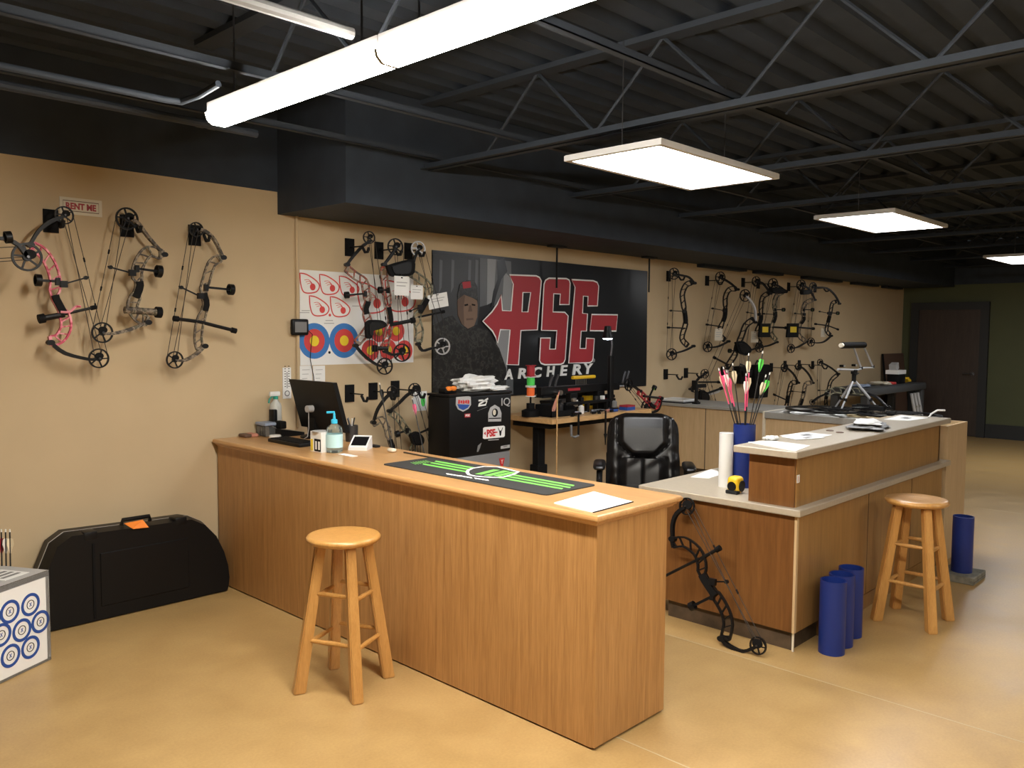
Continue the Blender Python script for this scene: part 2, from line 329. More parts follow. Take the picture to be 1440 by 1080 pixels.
# ================================================================== ceiling lamps
def panel_lamp(x0, x1, y0, y1, z, label, group=None, hang=DECK):
    t = thing('ceiling_lamp', label, 'ceiling lamp', ((x0+x1)/2, (y0+y1)/2, z), group)
    f = .03
    MB().box(x0, x1, y0, y0+f, z, z+.028).box(x0, x1, y1-f, y1, z, z+.028).box(x0, x0+f, y0+f, y1-f, z, z+.028).box(x1-f, x1, y0+f, y1-f, z, z+.028).build('frame', 'lampw', t)
    MB().box(x0+f, x1-f, y0+f, y1-f, z+.006, z+.014).build('diffuser', 'panel', t)
    MB().box(x0+.005, x1-.005, y0+.005, y1-.005, z+.028, z+.032).build('back_plate', 'lampw', t)
    for x in (x0+.1, x1-.1):
        MB().tube([(x, (y0+y1)/2, z+.032), (x, (y0+y1)/2, hang)], .003, 6).build('hanger_wire', 'dsteel', t)
panel_lamp(3.40, 4.62, 2.30, 2.91, 2.52, 'lit flat panel lamp over the oak-faced desk')
panel_lamp(6.42, 7.64, 2.28, 2.90, 2.52, 'lit flat panel lamp over the grey-topped back counter')
panel_lamp(10.9, 12.12, 2.25, 2.86, 2.52, 'lit flat panel lamp near the brown door')
for x in (4.6, 9.0): panel_lamp(x, x+1.22, -1.9, -1.29, 2.52, 'lit flat panel lamp added out of view over the open shop floor', 'added panel lamps over the open floor')  # unseen fixtures added to brighten the open floor
def strip_lamp(y0, y1, label, group=None, x0=1.69):
    x1, z = x0+.12, 2.50
    t = thing('strip_lamp', label, 'ceiling lamp', ((x0+x1)/2, (y0+y1)/2, z), group)
    MB().box(x0+.01, x1-.01, y0, y1, z+.045, z+.09).build('housing', 'lampw', t)
    pr = [(x0, z+.045), (x0+.008, z+.018), (x0+.03, z), (x1-.03, z), (x1-.008, z+.018), (x1, z+.045)]
    MB().prism(pr, lambda u, v, dd: (u, -dd, v), -y1+.004, -y0-.004).build('diffuser', 'tubelit', t)
    for ya, yb in ((y0, y0+.004), (y1-.004, y1)): MB().prism([(p[0], p[1]) for p in pr], lambda u, v, dd: (u, -dd, v), -yb, -ya).build('end_cap', 'lampw', t)
    for yy in (y0+.15, y1-.15): MB().tube([(x0+.06, yy, z+.09), (x0+.06, yy, DECK)], .004, 6).build('hanger_wire', 'dsteel', t)
strip_lamp(2.27, 3.47, 'lit narrow strip lamp ending near the bow wall')
strip_lamp(1.055, 2.262, 'lit narrow strip lamp joined end to end over the open floor')
for k in range(2): strip_lamp(-.19-1.23*k, 1.01-1.23*k, 'lit narrow strip lamp added out of view along the same row', 'added strip lamps farther along the row')  # further strips added outside the view for light on the floor

# ================================================================== front counter
CT = .93
c = thing('service_counter', 'long golden oak service counter standing against the tan wall', 'counter', (2.71, 3.45, 0))
MB().box(2.476, 2.490, 1.947, WALL-.021, .008, .886).build('front_panel', 'oak', c)
MB().box(2.476, 2.951, 1.933, 1.947, .012, .886).build('end_panel', 'oak', c)
MB().box(2.937, 2.951, 1.947, WALL-.021, .008, .886).build('back_panel', 'oak', c)
MB().box(2.50, 2.93, 1.96, WALL-.021, 0, .012).build('plinth', 'kick', c)
def edge_profile(x, s):   # rounded nose
    return [(x+s*(.030-.03*math.cos(a)*1.0), CT-.0325+.0325*math.sin(a)) for a in [(-PI/2+PI*k/8) for k in range(9)]]
TX0, TX1, TY0 = 2.442, 3.026, 1.905
ring_ = []
def inset(d, z): return [(TX0+d, WALL-.021, z), (TX0+d, TY0+d, z), (TX1-d, TY0+d, z), (TX1-d, WALL-.021, z)]
levels = [(.030, CT-.046), (.026, CT-.039), (.018, CT-.034), (.017, CT-.029), (.007, CT-.026), (.001, CT-.020), (0, CT-.013), (.001, CT-.008), (.004, CT-.003), (.010, CT)]
b = MB(); vs_ = []
for dd, z in levels: vs_ += inset(dd, z)
fs_ = []
for i in range(len(levels)-1):
    for k in range(3): fs_.append((4*i+k, 4*i+k+1, 4*i+4+k+1, 4*i+4+k))
    fs_.append((4*i+3, 4*i, 4*i+4, 4*i+7))
nl = 4*(len(levels)-1)
fs_ += [(nl, nl+1, nl+2, nl+3), (3, 2, 1, 0)]
b.add(vs_, fs_).build('worktop', 'oak_top', c, smooth=25)
# ================================================================== right-hand desk with raised counter
DT = .74
r = thing('reception_desk', 'brown oak reception desk with raised counter and beige laminate tops', 'desk', (5.1, 2.2, 0))
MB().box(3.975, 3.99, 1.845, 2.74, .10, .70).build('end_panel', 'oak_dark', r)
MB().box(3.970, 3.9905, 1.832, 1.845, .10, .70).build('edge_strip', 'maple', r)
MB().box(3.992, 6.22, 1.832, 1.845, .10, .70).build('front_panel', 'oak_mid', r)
for x in (4.9, 5.62): MB().box(x-.002, x+.002, 1.8305, 1.833, .10, .70).build('panel_joint', 'kick', r)
MB().box(4.0, 6.21, 1.86, 2.60, 0, .10).build('toe_kick', 'kick', r); MB().box(4.30, 6.215, 1.845, 1.86, 0, .085).build('base_strip', 'oak_mid', r)
MB().box(3.985, 3.992, 1.84, 1.85, 0, .10).build('corner_chip', 'cream', r)
MB().rbox(3.94, 6.32, 1.805, 2.78, DT-.036, DT, .004, 1).build('lower_top', 'lam', r)
rb = 1.0
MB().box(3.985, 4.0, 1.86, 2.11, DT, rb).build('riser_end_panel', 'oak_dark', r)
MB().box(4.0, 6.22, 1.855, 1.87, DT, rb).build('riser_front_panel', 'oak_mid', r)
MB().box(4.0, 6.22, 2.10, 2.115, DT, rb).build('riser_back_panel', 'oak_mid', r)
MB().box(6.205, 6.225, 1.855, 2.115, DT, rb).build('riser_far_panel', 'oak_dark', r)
MB().rbox(3.91, 6.32, 1.815, 2.165, rb, rb+.036, .004, 1).build('raised_top', 'lam', r)
MB().box(4.0, 4.03, 1.8535, 1.856, .865, .905).build('torn_sticker', 'paper', r)
MB().box(4.012, 4.018, 1.8528, 1.8538, .87, .90).build('sticker_print', 'plum', r)
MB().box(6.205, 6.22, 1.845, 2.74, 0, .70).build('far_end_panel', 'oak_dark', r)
RT = rb+.036
# pale open bin beyond it
p0, p1 = 6.335, 6.80
t = thing('open_bin', 'pale birch open-topped bin at the far end of the desk', 'bin', (6.55, 2.1, 0))
for a in ((p0, p1, 1.84, 1.855), (p0, p1, 2.385, 2.40), (p0, p0+.015, 1.855, 2.385), (p1-.015, p1, 1.855, 2.385)): MB().box(*a, 0, .975).build('side_panel', 'maple', t)
MB().box(p0+.015, p1-.015, 1.855, 2.385, .80, .82).build('inner_floor', 'blkm', t)
# back counter: two units
BT = .90
t = thing('back_counter', 'oak cabinet with dark grey top reaching the bow wall', 'counter', (7.55, 4.3, 0))
MB().box(7.27, 7.285, 3.67, WALL-.021, .26, BT-.03).build('front_panel', 'maple', t)
MB().box(7.265, 7.27, 4.33, 4.336, .26, BT-.03).build('panel_joint', 'kick', t)
MB().box(7.32, 7.83, 3.70, WALL-.021, 0, .26).build('base', 'kick', t)
MB().box(7.285, 7.84, 3.67, 3.685, .26, BT-.03).build('end_panel', 'maple', t)
MB().rbox(7.24, 7.86, 3.65, WALL-.021, BT-.03, BT, .004, 1).build('worktop', 'lamg', t)
t = thing('back_counter', 'birch cabinet with thick grey top under the tripod', 'counter', (7.4, 2.95, 0))
MB().box(7.09, 7.105, 2.45, 3.60, .05, BT-.06).build('front_panel', 'maple', t)
MB().box(7.105, 7.74, 3.585, 3.60, .05, BT-.06).box(7.105, 7.74, 2.45, 2.465, .05, BT-.06).build('end_panel', 'maple', t)
MB().box(7.075, 7.11, 3.60, 3.625, 0, BT+.004).build('edge_post', 'cream', t)
MB().box(7.12, 7.73, 2.47, 3.57, 0, .05).build('base', 'kick', t)
MB().rbox(7.06, 7.76, 2.42, 3.60, BT-.055, BT+.004, .004, 1).build('worktop', 'lamg', t)
MB().box(7.06, 7.76, 3.60, 3.612, BT-.055, BT+.006).build('edge_band', 'cream', t)
BT2 = BT+.004
# ================================================================== bar stools
def stool(cx, cy, rot, label):
    SH = .70
    t = thing('bar_stool', label, 'stool', (cx, cy, 0))
    R2 = lambda a, rr, z: (cx+math.cos(a)*rr, cy+math.sin(a)*rr, z)
    MB().lathe([(0, SH-.034), (.145, SH-.034), (.158, SH-.030), (.166, SH-.020), (.167, SH-.012), (.160, SH-.003), (.148, SH), (.10, SH-.003), (0, SH-.006)], (cx, cy, 0), 40).build('seat', 'stool', t, smooth=50)
    rt, rbm = .105, .207
    rad = lambda z: rbm+(rt-rbm)*z/(SH-.034)
    for k in range(4):
        a = rot+k*PI/2
        p, q = Vector(R2(a, rbm, 0)), Vector(R2(a, rt, SH-.034))
        b = MB()
        tn = Vector((-math.sin(a), math.cos(a), 0)); rd = Vector((math.cos(a), math.sin(a), 0))
        s1, s2 = .021, .017
        b.add([p+rd*(i*.027)+tn*(j*.025) for i, j in ((-1,-1),(1,-1),(1,1),(-1,1))]+[q+rd*(i*.022)+tn*(j*.022) for i, j in ((-1,-1),(1,-1),(1,1),(-1,1))], [(0,3,2,1),(4,5,6,7),(0,1,5,4),(1,2,6,5),(2,3,7,6),(3,0,4,7)])
        bm = bmesh.new(); vv = [bm.verts.new(v) for v in b.v]; [bm.faces.new([vv[i] for i in f]) for f in b.f]
        bmesh.ops.bevel(bm, geom=[e for e in bm.edges], offset=.005, segments=2, affect='EDGES'); bm.verts.index_update()
        b = MB().add([v.co.copy() for v in bm.verts], [tuple(v.index for v in f.verts) for f in bm.faces]); bm.free()
        b.build('leg', 'stool', t)
    for lev, (za, zb) in enumerate(((.235, .215), (.445, .425))):
        for k in range(4):
            z = za if k % 2 else zb
            a0, a1 = rot+k*PI/2, rot+(k+1)*PI/2
            MB().tube([R2(a0, rad(z), z), R2((a0+a1)/2, rad(z)*.7071, z), R2(a1, rad(z), z)], [.0085, .0115, .0085], 10).build('rung', 'stool', t)
stool(2.150, 3.128, math.radians(-110), 'honey wooden bar stool standing before the long service counter')
stool(4.921, 1.574, math.radians(-135), 'honey wooden bar stool standing beside the raised reception desk')
# ================================================================== bows
class Frame:                      # a plane in the place: O origin, U right, V up, N towards the room
    def __init__(s, O, U, V):
        s.O, s.U, s.V = Vector(O), Vector(U).normalized(), Vector(V).normalized(); s.N = s.U.cross(s.V)
    def m(s, u, v, d): return s.O+s.U*u+s.V*v+s.N*d
    def px(s, x, y):
        d = ray(x, y); t = (s.O-CAMP).dot(s.N)/d.dot(s.N); p = CAMP+d*t-s.O
        return Vector((p.dot(s.U), p.dot(s.V)))
def wallframe(d): return Frame((0, WALL-d, 0), (1, 0, 0), (0, 0, 1))
def turned(d, px, py, a=26):      # a bow plane hung off the wall and turned towards the room
    p = PL(px, py, 1, WALL-d); a = math.radians(a)
    return Frame((p.x, p.y, 0), (math.cos(a), -math.sin(a), 0), (0, 0, 1))
def smooth_pts(P, n=3):
    P = [Vector(p) for p in P]; out = []
    for i in range(len(P)-1):
        a, b, c, d = P[max(i-1, 0)], P[i], P[i+1], P[min(i+2, len(P)-1)]
        for k in range(n):
            t = k/n; out.append(.5*((2*b)+(c-a)*t+(2*a-5*b+4*c-d)*t*t+(3*b-a-3*c+d)*t**3))
    return out+[P[-1]]
def cam_wheel(t, fr, c, r, d, m='blk', spokes=5, ph=0., solid=False):
    w = MB().ring(c, r*.86, r, fr.m, d-.006, d+.006, 28)
    for k in range(spokes):
        a = ph+2*PI*k/spokes; w.stroke([c+Vector((math.cos(a), math.sin(a)))*r*.2, c+Vector((math.cos(a+.25), math.sin(a+.25)))*r*.9], r*.13, fr.m, d-.004, d+.004)
    w.disc(c, r*.30, fr.m, d-.010, d+.010, 14)
    o = w.build('cam', m, t)
    k = Vector((math.cos(ph+.6), math.sin(ph+.6)))*r*.25
    MB().disc(c+k, r*(.62 if solid else .42), fr.m, d+.007, d+.013, 18, r*(.5 if solid else .34)).build('cam_module', 'blkm', o)
    MB().disc(c, r*.10, fr.m, d+.013, d+.022, 10).build('axle', 'dsteel', o)
def bow(label, fr, z, spec, rm='blk', lm='blk', cm='blk', group=None, side=-1, d=0.0, name='compound_bow', rw=.042, strings=True, lw=.016):
    """z = (scale, ox, oy) of the pixel list; spec: camT, rT, limbT, riser, limbB, camB, rB and optional sight, stab, rest, tag"""
    s, ox, oy = z
    q = lambda p: fr.px(p[0]/s+ox, p[1]/s+oy)
    rad = lambda c, r: (fr.px(c[0]/s+ox, (c[1]+r)/s+oy)-q(c)).length
    cT, cB = q(spec['camT']), q(spec['camB']); rT, rB = rad(spec['camT'], spec['rT']), rad(spec['camB'], spec['rB'])
    lo = min((cT, cB), key=lambda v: v.y)
    t = thing(name, label, 'bow', fr.m(lo.x, lo.y-max(rT, rB), d), group)
    cam_wheel(t, fr, cT, rT, d, spec.get('cmT', cm), ph=.3, solid=spec.get('solid', 0)); cam_wheel(t, fr, cB, rB, d, cm, ph=1.0, solid=spec.get('solid', 0))
    for nm, pts in (('upper_limb', spec['limbT']), ('lower_limb', spec['limbB'])):
        P = smooth_pts([q(p) for p in pts]); n = len(P)
        b = MB()
        for e in (-1, 1): b.stroke(P, [lw*(1.2-.5*abs(i/(n-1)-.3)) for i in range(n)], fr.m, d+e*.009-.004, d+e*.009+.004)
        o = b.build(nm, spec.get('lm', lm), t)
        rt = P[-1] if nm == 'upper_limb' else P[0]
        MB().disc(rt, .020, fr.m, d-.016, d+.016, 12, .015).build('limb_pocket', 'blk', o)
    P = smooth_pts([q(p) for p in spec['riser']], 3); n = len(P)
    hw = [rw*(.62 if .42 < i/(n-1) < .62 else 1.0) for i in range(n)]
    L, R = [], []
    for i in range(n):
        tt = (P[min(i+1, n-1)]-P[max(i-1, 0)]).normalized(); nn = Vector((-tt.y, tt.x)); L.append(P[i]+nn*hw[i]*.5); R.append(P[i]-nn*hw[i]*.5)
    b = MB().stroke(L, rw*.20, fr.m, d-.008, d+.008).stroke(R, rw*.20, fr.m, d-.008, d+.008)
    for i in range(0, n-1, 2): b.stroke([L[i], R[min(i+1, n-1)]], rw*.13, fr.m, d-.006, d+.006)
    b.stroke([L[0], R[0]], rw*.3, fr.m, d-.012, d+.012).stroke([L[-1], R[-1]], rw*.3, fr.m, d-.012, d+.012)
    rs = b.build('riser', rm, t)
    g0, g1 = int(n*.44), int(n*.62)
    MB().stroke(P[g0:g1+1], rw*.72, fr.m, d-.019, d+.019).build('grip', spec.get('gm', 'blkm'), t)
    if strings:
        e = Vector((side, 0))
        ln = [(cT+e*rT*.95, cB+e*rB*.95, 0.0), (cT-e*rT*.25, cB+e*rB*.35, .008), (cT+e*rT*.30, cB-e*rB*.30, -.008)]
        for k, (a, bb, dd) in enumerate(ln):
            o = MB().tube([fr.m(a.x, a.y, d+dd), fr.m(bb.x, bb.y, d+dd)], .0021, 5).build('bow_string' if k == 0 else 'cable', 'string', t)
            if k == 0:
                for f in (.3, .62):
                    p = a.lerp(bb, f); w = (bb-a).normalized()*.012
                    MB().tube([fr.m(p.x-w.x, p.y-w.y, d), fr.m(p.x+w.x, p.y+w.y, d)], .005, 6).build('serving', 'blkm', o)
    if 'sight' in spec:
        a, bb = q(spec['sight'][0]), q(spec['sight'][1])
        o = MB().stroke([a, bb], .013, fr.m, d-.004, d+.008).stroke([a+Vector((0, .018)), a-Vector((0, .022))], .022, fr.m, d-.006, d+.018).build('sight', 'blk', t)
        ax = (bb-a).normalized(); A3 = fr.U*ax.x+fr.V*ax.y; rr = spec.get('sr', .024)
        MB().shell([(rr, -.014), (rr, .014), (rr*.84, .014), (rr*.84, -.014), (rr, -.014)], fr.m(bb.x, bb.y, d+.01), 16, A3).build('sight_housing', 'blk', o)
        MB().tube([fr.m(bb.x, bb.y-rr, d+.01), fr.m(bb.x, bb.y, d+.01)], .003, 5).build('sight_pin', spec.get('pin', 'lime'), o)
    for i, (a, bb, r0) in enumerate(spec.get('stab', [])):
        a, bb = q(a), q(bb); ax = (bb-a).normalized()*.03
        o = MB().tube([fr.m(a.x, a.y, d), fr.m(bb.x, bb.y, d)], r0, 10).build('stabilizer', spec.get('sm', 'blk'), t)
        MB().tube([fr.m(bb.x-ax.x, bb.y-ax.y, d), fr.m(bb.x, bb.y, d)], r0*1.55, 12).build('end_weight', 'blkm', o)
    if 'rest' in spec:
        a, bb = q(spec['rest'][0]), q(spec['rest'][1])
        MB().stroke([a, bb], .008, fr.m, d-.004, d+.004).stroke([bb-Vector((.018, 0)), bb+Vector((.018, 0))], .035, fr.m, d+.002, d+.024).disc(a.lerp(bb, .12), .011, fr.m, d-.008, d+.008, 10).build('arrow_rest', 'blk', t)
    if 'quiver' in spec:
        Q = [q(p) for p in spec['quiver']]; cq = sum(Q, Vector((0, 0)))/len(Q)
        o = MB().prism(smooth_pts(Q+[Q[0]], 3)[:-1], fr.m, d+.018, d+.055).build('quiver', 'blkm', t)
        MB().prism([cq+(p-cq)*.7 for p in smooth_pts(Q+[Q[0]], 3)[:-1]], fr.m, d+.055, d+.066).build('quiver_hood', 'blk', o)
        for k in range(4): MB().tube([fr.m(cq.x-.035+.02*k, cq.y-.03, d+.045), fr.m(cq.x-.045+.022*k, cq.y-.22, d+.05)], .0028, 5).build('quiver_arrow', 'carbon', o)
    if 'sling' in spec:
        P = smooth_pts([q(p) for p in spec['sling']]); MB().tube([fr.m(p.x, p.y, d+.02) for p in P], .007, 6).build('wrist_sling', spec.get('slm', 'pink'), t)
    return t, lambda p: q(p)
def price_tag(fr, z, c, w_, h_, label, d, rot=0., m='paper', lines=2, group=None):
    s, ox, oy = z; p = fr.px(c[0]/s+ox, c[1]/s+oy)
    hw = (fr.px((c[0]+w_)/s+ox, c[1]/s+oy)-p).length/2; hh = (fr.px(c[0]/s+ox, (c[1]+h_)/s+oy)-p).length/2
    cs, sn = math.cos(rot), math.sin(rot); F = lambda u, v: (p.x+u*cs-v*sn, p.y+u*sn+v*cs)
    t = thing('price_tag', label, 'tag', fr.m(p.x, p.y-hh, d), group)
    MB().prism([F(-hw, -hh), F(hw, -hh), F(hw, hh), F(-hw, hh)], fr.m, d, d+.0015).build('card', m, t)
    MB().prism([F(-hw*.12, hh*.78), F(hw*.12, hh*.78), F(hw*.12, hh*.9), F(-hw*.12, hh*.9)], fr.m, d+.0015, d+.002).build('punched_hole', 'blkm', t)
    for k in range(lines):
        v = hh*(.35-.35*k); MB().prism([F(-hw*.7, v-hh*.05), F(hw*(.7-.2*k), v-hh*.05), F(hw*(.7-.2*k), v+hh*.05), F(-hw*.7, v+hh*.05)], fr.m, d+.0015, d+.002).build('printed_line', 'lgrey', t)
    MB().tube([fr.m(*F(0, hh*.84), d), fr.m(*F(0, hh*1.35), d-.004)], .0015, 5).build('tie', 'string', t)
    return t
def peg(px, py, L, label, group, w_=.075, h_=.125, d=None):
    x, z = W2(px, py, d or 0)
    t = thing('bow_hook', label, 'hook', (x, WALL, z-h_/2), group)
    MB().box(x-w_/2, x+w_/2, WALL-.012, WALL, z-h_/2, z+h_/2).build('plate', 'blkm', t)
    MB().tube([(x, WALL-.012, z), (x, WALL-L, z)], .005, 8).build('rod', 'blk', t)
    MB().tube([(x, WALL-L+.02, z-.008), (x, WALL-L-.01, z-.045), (x, WALL-L-.04, z-.045), (x, WALL-L-.055, z-.015)], .010, 8).build('cradle', 'rubber', t)
ZL = (3.6, 0, 240)
F1 = wallframe(.14)
bow('pink camouflage compound bow hanging under the red rental sign', F1, ZL, dict(camT=(325,226), rT=46, camB=(500,950), rB=50, limbT=[(315,235),(255,258),(195,305),(152,375)], riser=[(165,385),(215,415),(258,480),(280,560),(275,630),(300,685),(330,745),(332,800),(300,850),(255,862)], limbB=[(255,870),(330,925),(450,955),(490,952)],
  sight=((290,560),(190,555)), stab=[((325,728),(195,752),.016), ((330,725),(488,690),.008)], rest=((450,538),(318,575)), sling=[(300,715),(345,715),(375,690),(402,688)], sr=.032), rm='pink', side=1, rw=.05)
bow('grey camouflage compound bow with stubby stabilizer, second of the rentals', F1, ZL, dict(camT=(643,243), rT=57, camB=(518,820), rB=53, limbT=[(650,240),(700,268),(745,330),(830,425)], riser=[(815,425),(755,408),(712,455),(692,520),(705,580),(685,640),(670,690),(700,740),(742,762)], limbB=[(748,768),(660,803),(570,825),(520,822)],
  sight=((690,495),(800,510)), stab=[((630,705),(815,718),.021)], rest=((545,485),(665,518)), sr=.036, sm='camob'), rm='camob', lm='camob', side=-1, rw=.055)
bow('brown camouflage compound bow with long stabilizer, beside the service counter end', F1, ZL, dict(camT=(993,298), rT=38, camB=(885,958), rB=44, limbT=[(995,298),(1035,305),(1085,350),(1128,440)], riser=[(1112,445),(1072,470),(1042,560),(1030,620),(1042,680),(1012,770),(1002,850),(1012,900)], limbB=[(1035,888),(990,930),(935,960),(890,960)],
  sight=((1040,590),(1165,602)), stab=[((1010,765),(1195,812),.011), ((1010,765),(878,748),.011)], rest=((905,585),(1010,635)), sr=.034), rm='camob', lm='camob', side=-1, rw=.045)
F1b = wallframe(.36)
bow('black compound bow hanging sideways, one wheel over the pink bow', F1b, ZL, dict(camT=(137,437), rT=72, camB=(-560,470), rB=60, limbT=[(137,437),(90,375),(20,345),(-80,335)], riser=[(-85,335),(-140,375),(-190,370),(-240,360),(-300,370),(-360,370),(-400,345)], limbB=[(-405,345),(-470,380),(-560,470)],
  sight=((-60,345),(38,338)), sr=.03), rm='blk', side=0, strings=False)
_f = F1b; _g = lambda x, y: _f.px(x/3.6, y/3.6+240)
for ya, yb in ((383, 420), (437, 480), (452, 500)):
    a, b = _g(120, ya), _g(-560, yb)
    MB().tube([_f.m(a.x, a.y, 0), _f.m(b.x, b.y, 0)], .0021, 5).build('cable', 'string', bpy.data.objects['compound_bow.003'])
for px, py, L, lb in ((71, 311, .15, 'the pink bow'), (178, 318, .15, 'the grey camouflage rental bow'), (273, 331, .15, 'the brown rental bow')): peg(px, py, L, 'black bow hook carrying '+lb, 'hooks of the rental bows')
# --- bows in front of the target poster
ZP = (1, 0, 0)
bow('rust camouflage compound bow facing the blue target rings', turned(.14, 519, 334, 14), ZP, dict(camT=(519,334), rT=9, camB=(541,515), rB=12, limbT=[(522,338),(510,346),(497,360),(488,372)], riser=[(488,378),(500,388),(512,396),(515,410),(517,424),(514,434),(516,446),(519,458),(512,470),(502,482)], limbB=[(500,486),(512,500),(530,513),(541,515)],
  sight=((513,413),(487,415)), quiver=[(511,454),(518,450),(534,451),(540,458),(530,463),(520,466),(519,475),(512,474)]), rm='camor', side=1, rw=.05)
bow('black compound bow with loaded quiver before the small target spots', turned(.20, 556, 347, 14), ZP, dict(camT=(556,347), rT=12, camB=(565,496), rB=13, limbT=[(556,350),(548,362),(540,372)], riser=[(540,376),(541,395),(545,415),(546,432),(549,450),(546,466),(543,480),(541,492)], limbB=[(542,494),(552,499),(565,496)],
  sight=((545,408),(534,408)), stab=[((549,457),(583,450),.014), ((545,490),(524,490),.016)], quiver=[(540,374),(560,368),(578,366),(577,386),(560,389),(546,388)]), rm='camor', side=1, rw=.045)
bow('olive camouflage compound bow with silver wheels beside the banner', turned(.12, 588, 350, 14), ZP, dict(camT=(588,350), rT=11, camB=(622,487), rB=12, limbT=[(588,352),(583,362),(579,382)], riser=[(578,384),(592,393),(603,404),(600,420),(592,435),(586,448),(590,465),(588,480)], limbB=[(588,484),(594,493),(606,490),(622,487)],
  stab=[((588,446),(625,438),.008)], rest=((575,438),(590,432))), rm='camog', cm='silver', side=1, rw=.055)
for px, py, L, d, lb in ((491, 348, .18, None, 'the rust camouflage bow'), (556, 350, .22, .20, 'the bow with the loaded quiver'), (588, 352, .14, .12, 'the silver-wheeled bow')): peg(px, py, L, 'black bow hook carrying '+lb, 'hooks above the target poster', d=d)
price_tag(wallframe(.27), ZP, (565,402), 21, 27, 'tall white price tag on the poster bows', .0)
price_tag(wallframe(.24), ZP, (586,411), 17, 20, 'small square white price tag behind the tall one', .0)
price_tag(wallframe(.15), ZP, (616,423), 27, 20, 'tilted white price tag overlapping the banner edge', .0, rot=.18)
# --- lower bows behind the counter
bow('black compound bow with curved upper limb standing behind the service counter', turned(.24, 552, 551, 14), ZP, dict(camT=(552,551), rT=8.5, camB=(560,690), rB=9, limbT=[(552,551),(542,560),(531,576),(525,594)], riser=[(525,596),(537,590),(544,602),(548,618),(552,632),(549,645),(546,656),(540,668)], limbB=[(538,670),(545,682),(560,690)]), rm='camob', side=1)
bow('brown camouflage compound bow hanging under the white leaflet', turned(.20, 583, 548, 14), ZP, dict(camT=(583,548), rT=9.5, camB=(620,680), rB=10, limbT=[(583,549),(572,556),(560,568),(548,578)], riser=[(549,580),(560,588),(568,600),(576,610),(582,620),(580,636),(584,650),(588,664)], limbB=[(589,667),(602,678),(620,680)], stab=[((583,612),(606,602),.008)], sight=((572,605),(558,610)), quiver=[(573,611),(583,606),(592,615),(590,624),(578,624)], solid=1), rm='camog', side=1)
for px, py, L, lb in ((491, 553, .17, 'empty black bow hook next to the monitor'), (524, 550, .22, 'black bow hook between the empty hook and the low bows'), (555, 547, .3, 'black bow hook over the low bow with curved limb')): peg(px, py, L, lb, 'hooks behind the monitor')
# --- right-hand upper row
ZR = (4.5, 900, 360)
FR = wallframe(.13)
bow('slim black compound bow hanging alone beside the banner', turned(.13, 900+215/4.5, 360+112/4.5), ZR, dict(camT=(215,112), rT=38, camB=(200,622), rB=38, limbT=[(220,115),(260,122),(310,135),(345,172)], riser=[(325,168),(290,185),(268,240),(274,300),(285,370),(288,430),(270,490),(268,530),(300,566)], limbB=[(338,570),(300,590),(260,605),(200,620)], rest=((185,345),(275,350)), stab=[((285,457),(172,452),.007)]), side=-1, rw=.05)
bow('black compound bow with a white tag, second along from the banner', turned(.13, 900+508/4.5, 360+135/4.5), ZR, dict(camT=(508,135), rT=37, camB=(428,575), rB=34, limbT=[(510,137),(545,155),(580,178),(618,212)], riser=[(605,208),(565,212),(540,260),(540,330),(535,390),(506,460),(504,500),(535,530)], limbB=[(560,540),(500,570),(455,578),(428,575)], rest=((450,330),(530,345)), stab=[((512,447),(418,433),.007)]), side=-1, rw=.05)
bow('black compound bow with long white tag behind the arrows', turned(.13, 900+735/4.5, 360+160/4.5), ZR, dict(camT=(735,160), rT=32, camB=(668,600), rB=30, limbT=[(738,162),(772,170),(800,200),(826,238)], riser=[(812,236),(776,260),(765,320),(765,400),(745,460),(740,520),(762,556)], limbB=[(765,566),(740,580),(700,595),(668,600)], rest=((670,355),(750,370))), side=-1, rw=.05)
bow('olive camouflage compound bow with a dark boxed card', turned(.13, 900+842/4.5, 360+178/4.5), ZR, dict(camT=(842,178), rT=38, camB=(755,580), rB=31, limbT=[(845,180),(872,188),(900,205),(922,228)], riser=[(902,228),(866,250),(850,300),(856,380),(836,440),(830,490),(862,532)], limbB=[(866,545),(820,565),(790,572),(755,580)], sight=((852,340),(905,340)), stab=[((838,450),(930,455),.012)], rest=((775,365),(850,370)), quiver=[(800,205),(870,200),(920,225),(880,240),(815,232)]), rm='camog', side=-1, rw=.05)
bow('large black compound bow tilted in front of its row', turned(.34, 900+665/4.5, 360+250/4.5), ZR, dict(camT=(665,250), rT=40, camB=(392,880), rB=34, limbT=[(668,252),(705,290),(728,345),(730,420)], riser=[(716,402),(668,440),(642,510),(612,570),(602,620),(575,665),(552,700)], limbB=[(552,712),(545,790),(490,860),(392,882)], lm='silver', stab=[((560,690),(465,640),.011)], sight=((610,600),(565,600)), quiver=[(590,545),(640,540),(690,590),(660,625),(610,610)]), side=-1, rw=.06, lw=.02)
bow('black compound bow with boxed card, between the olive bow and the last', turned(.13, 900+1020/4.5, 360+185/4.5), ZR, dict(camT=(1020,185), rT=36, camB=(955,585), rB=29, limbT=[(1022,188),(1060,200),(1090,240),(1106,278)], riser=[(1092,276),(1046,300),(1030,350),(1036,400),(1010,440),(1004,500),(1046,538)], limbB=[(1056,542),(1010,570),(985,580),(955,585)], sight=((1035,340),(1088,340)), stab=[((1008,452),(1102,460),.012)], rest=((975,362),(1035,370)), quiver=[(1005,220),(1055,215),(1062,240),(1010,245)]), rm='camob', side=-1, rw=.05)
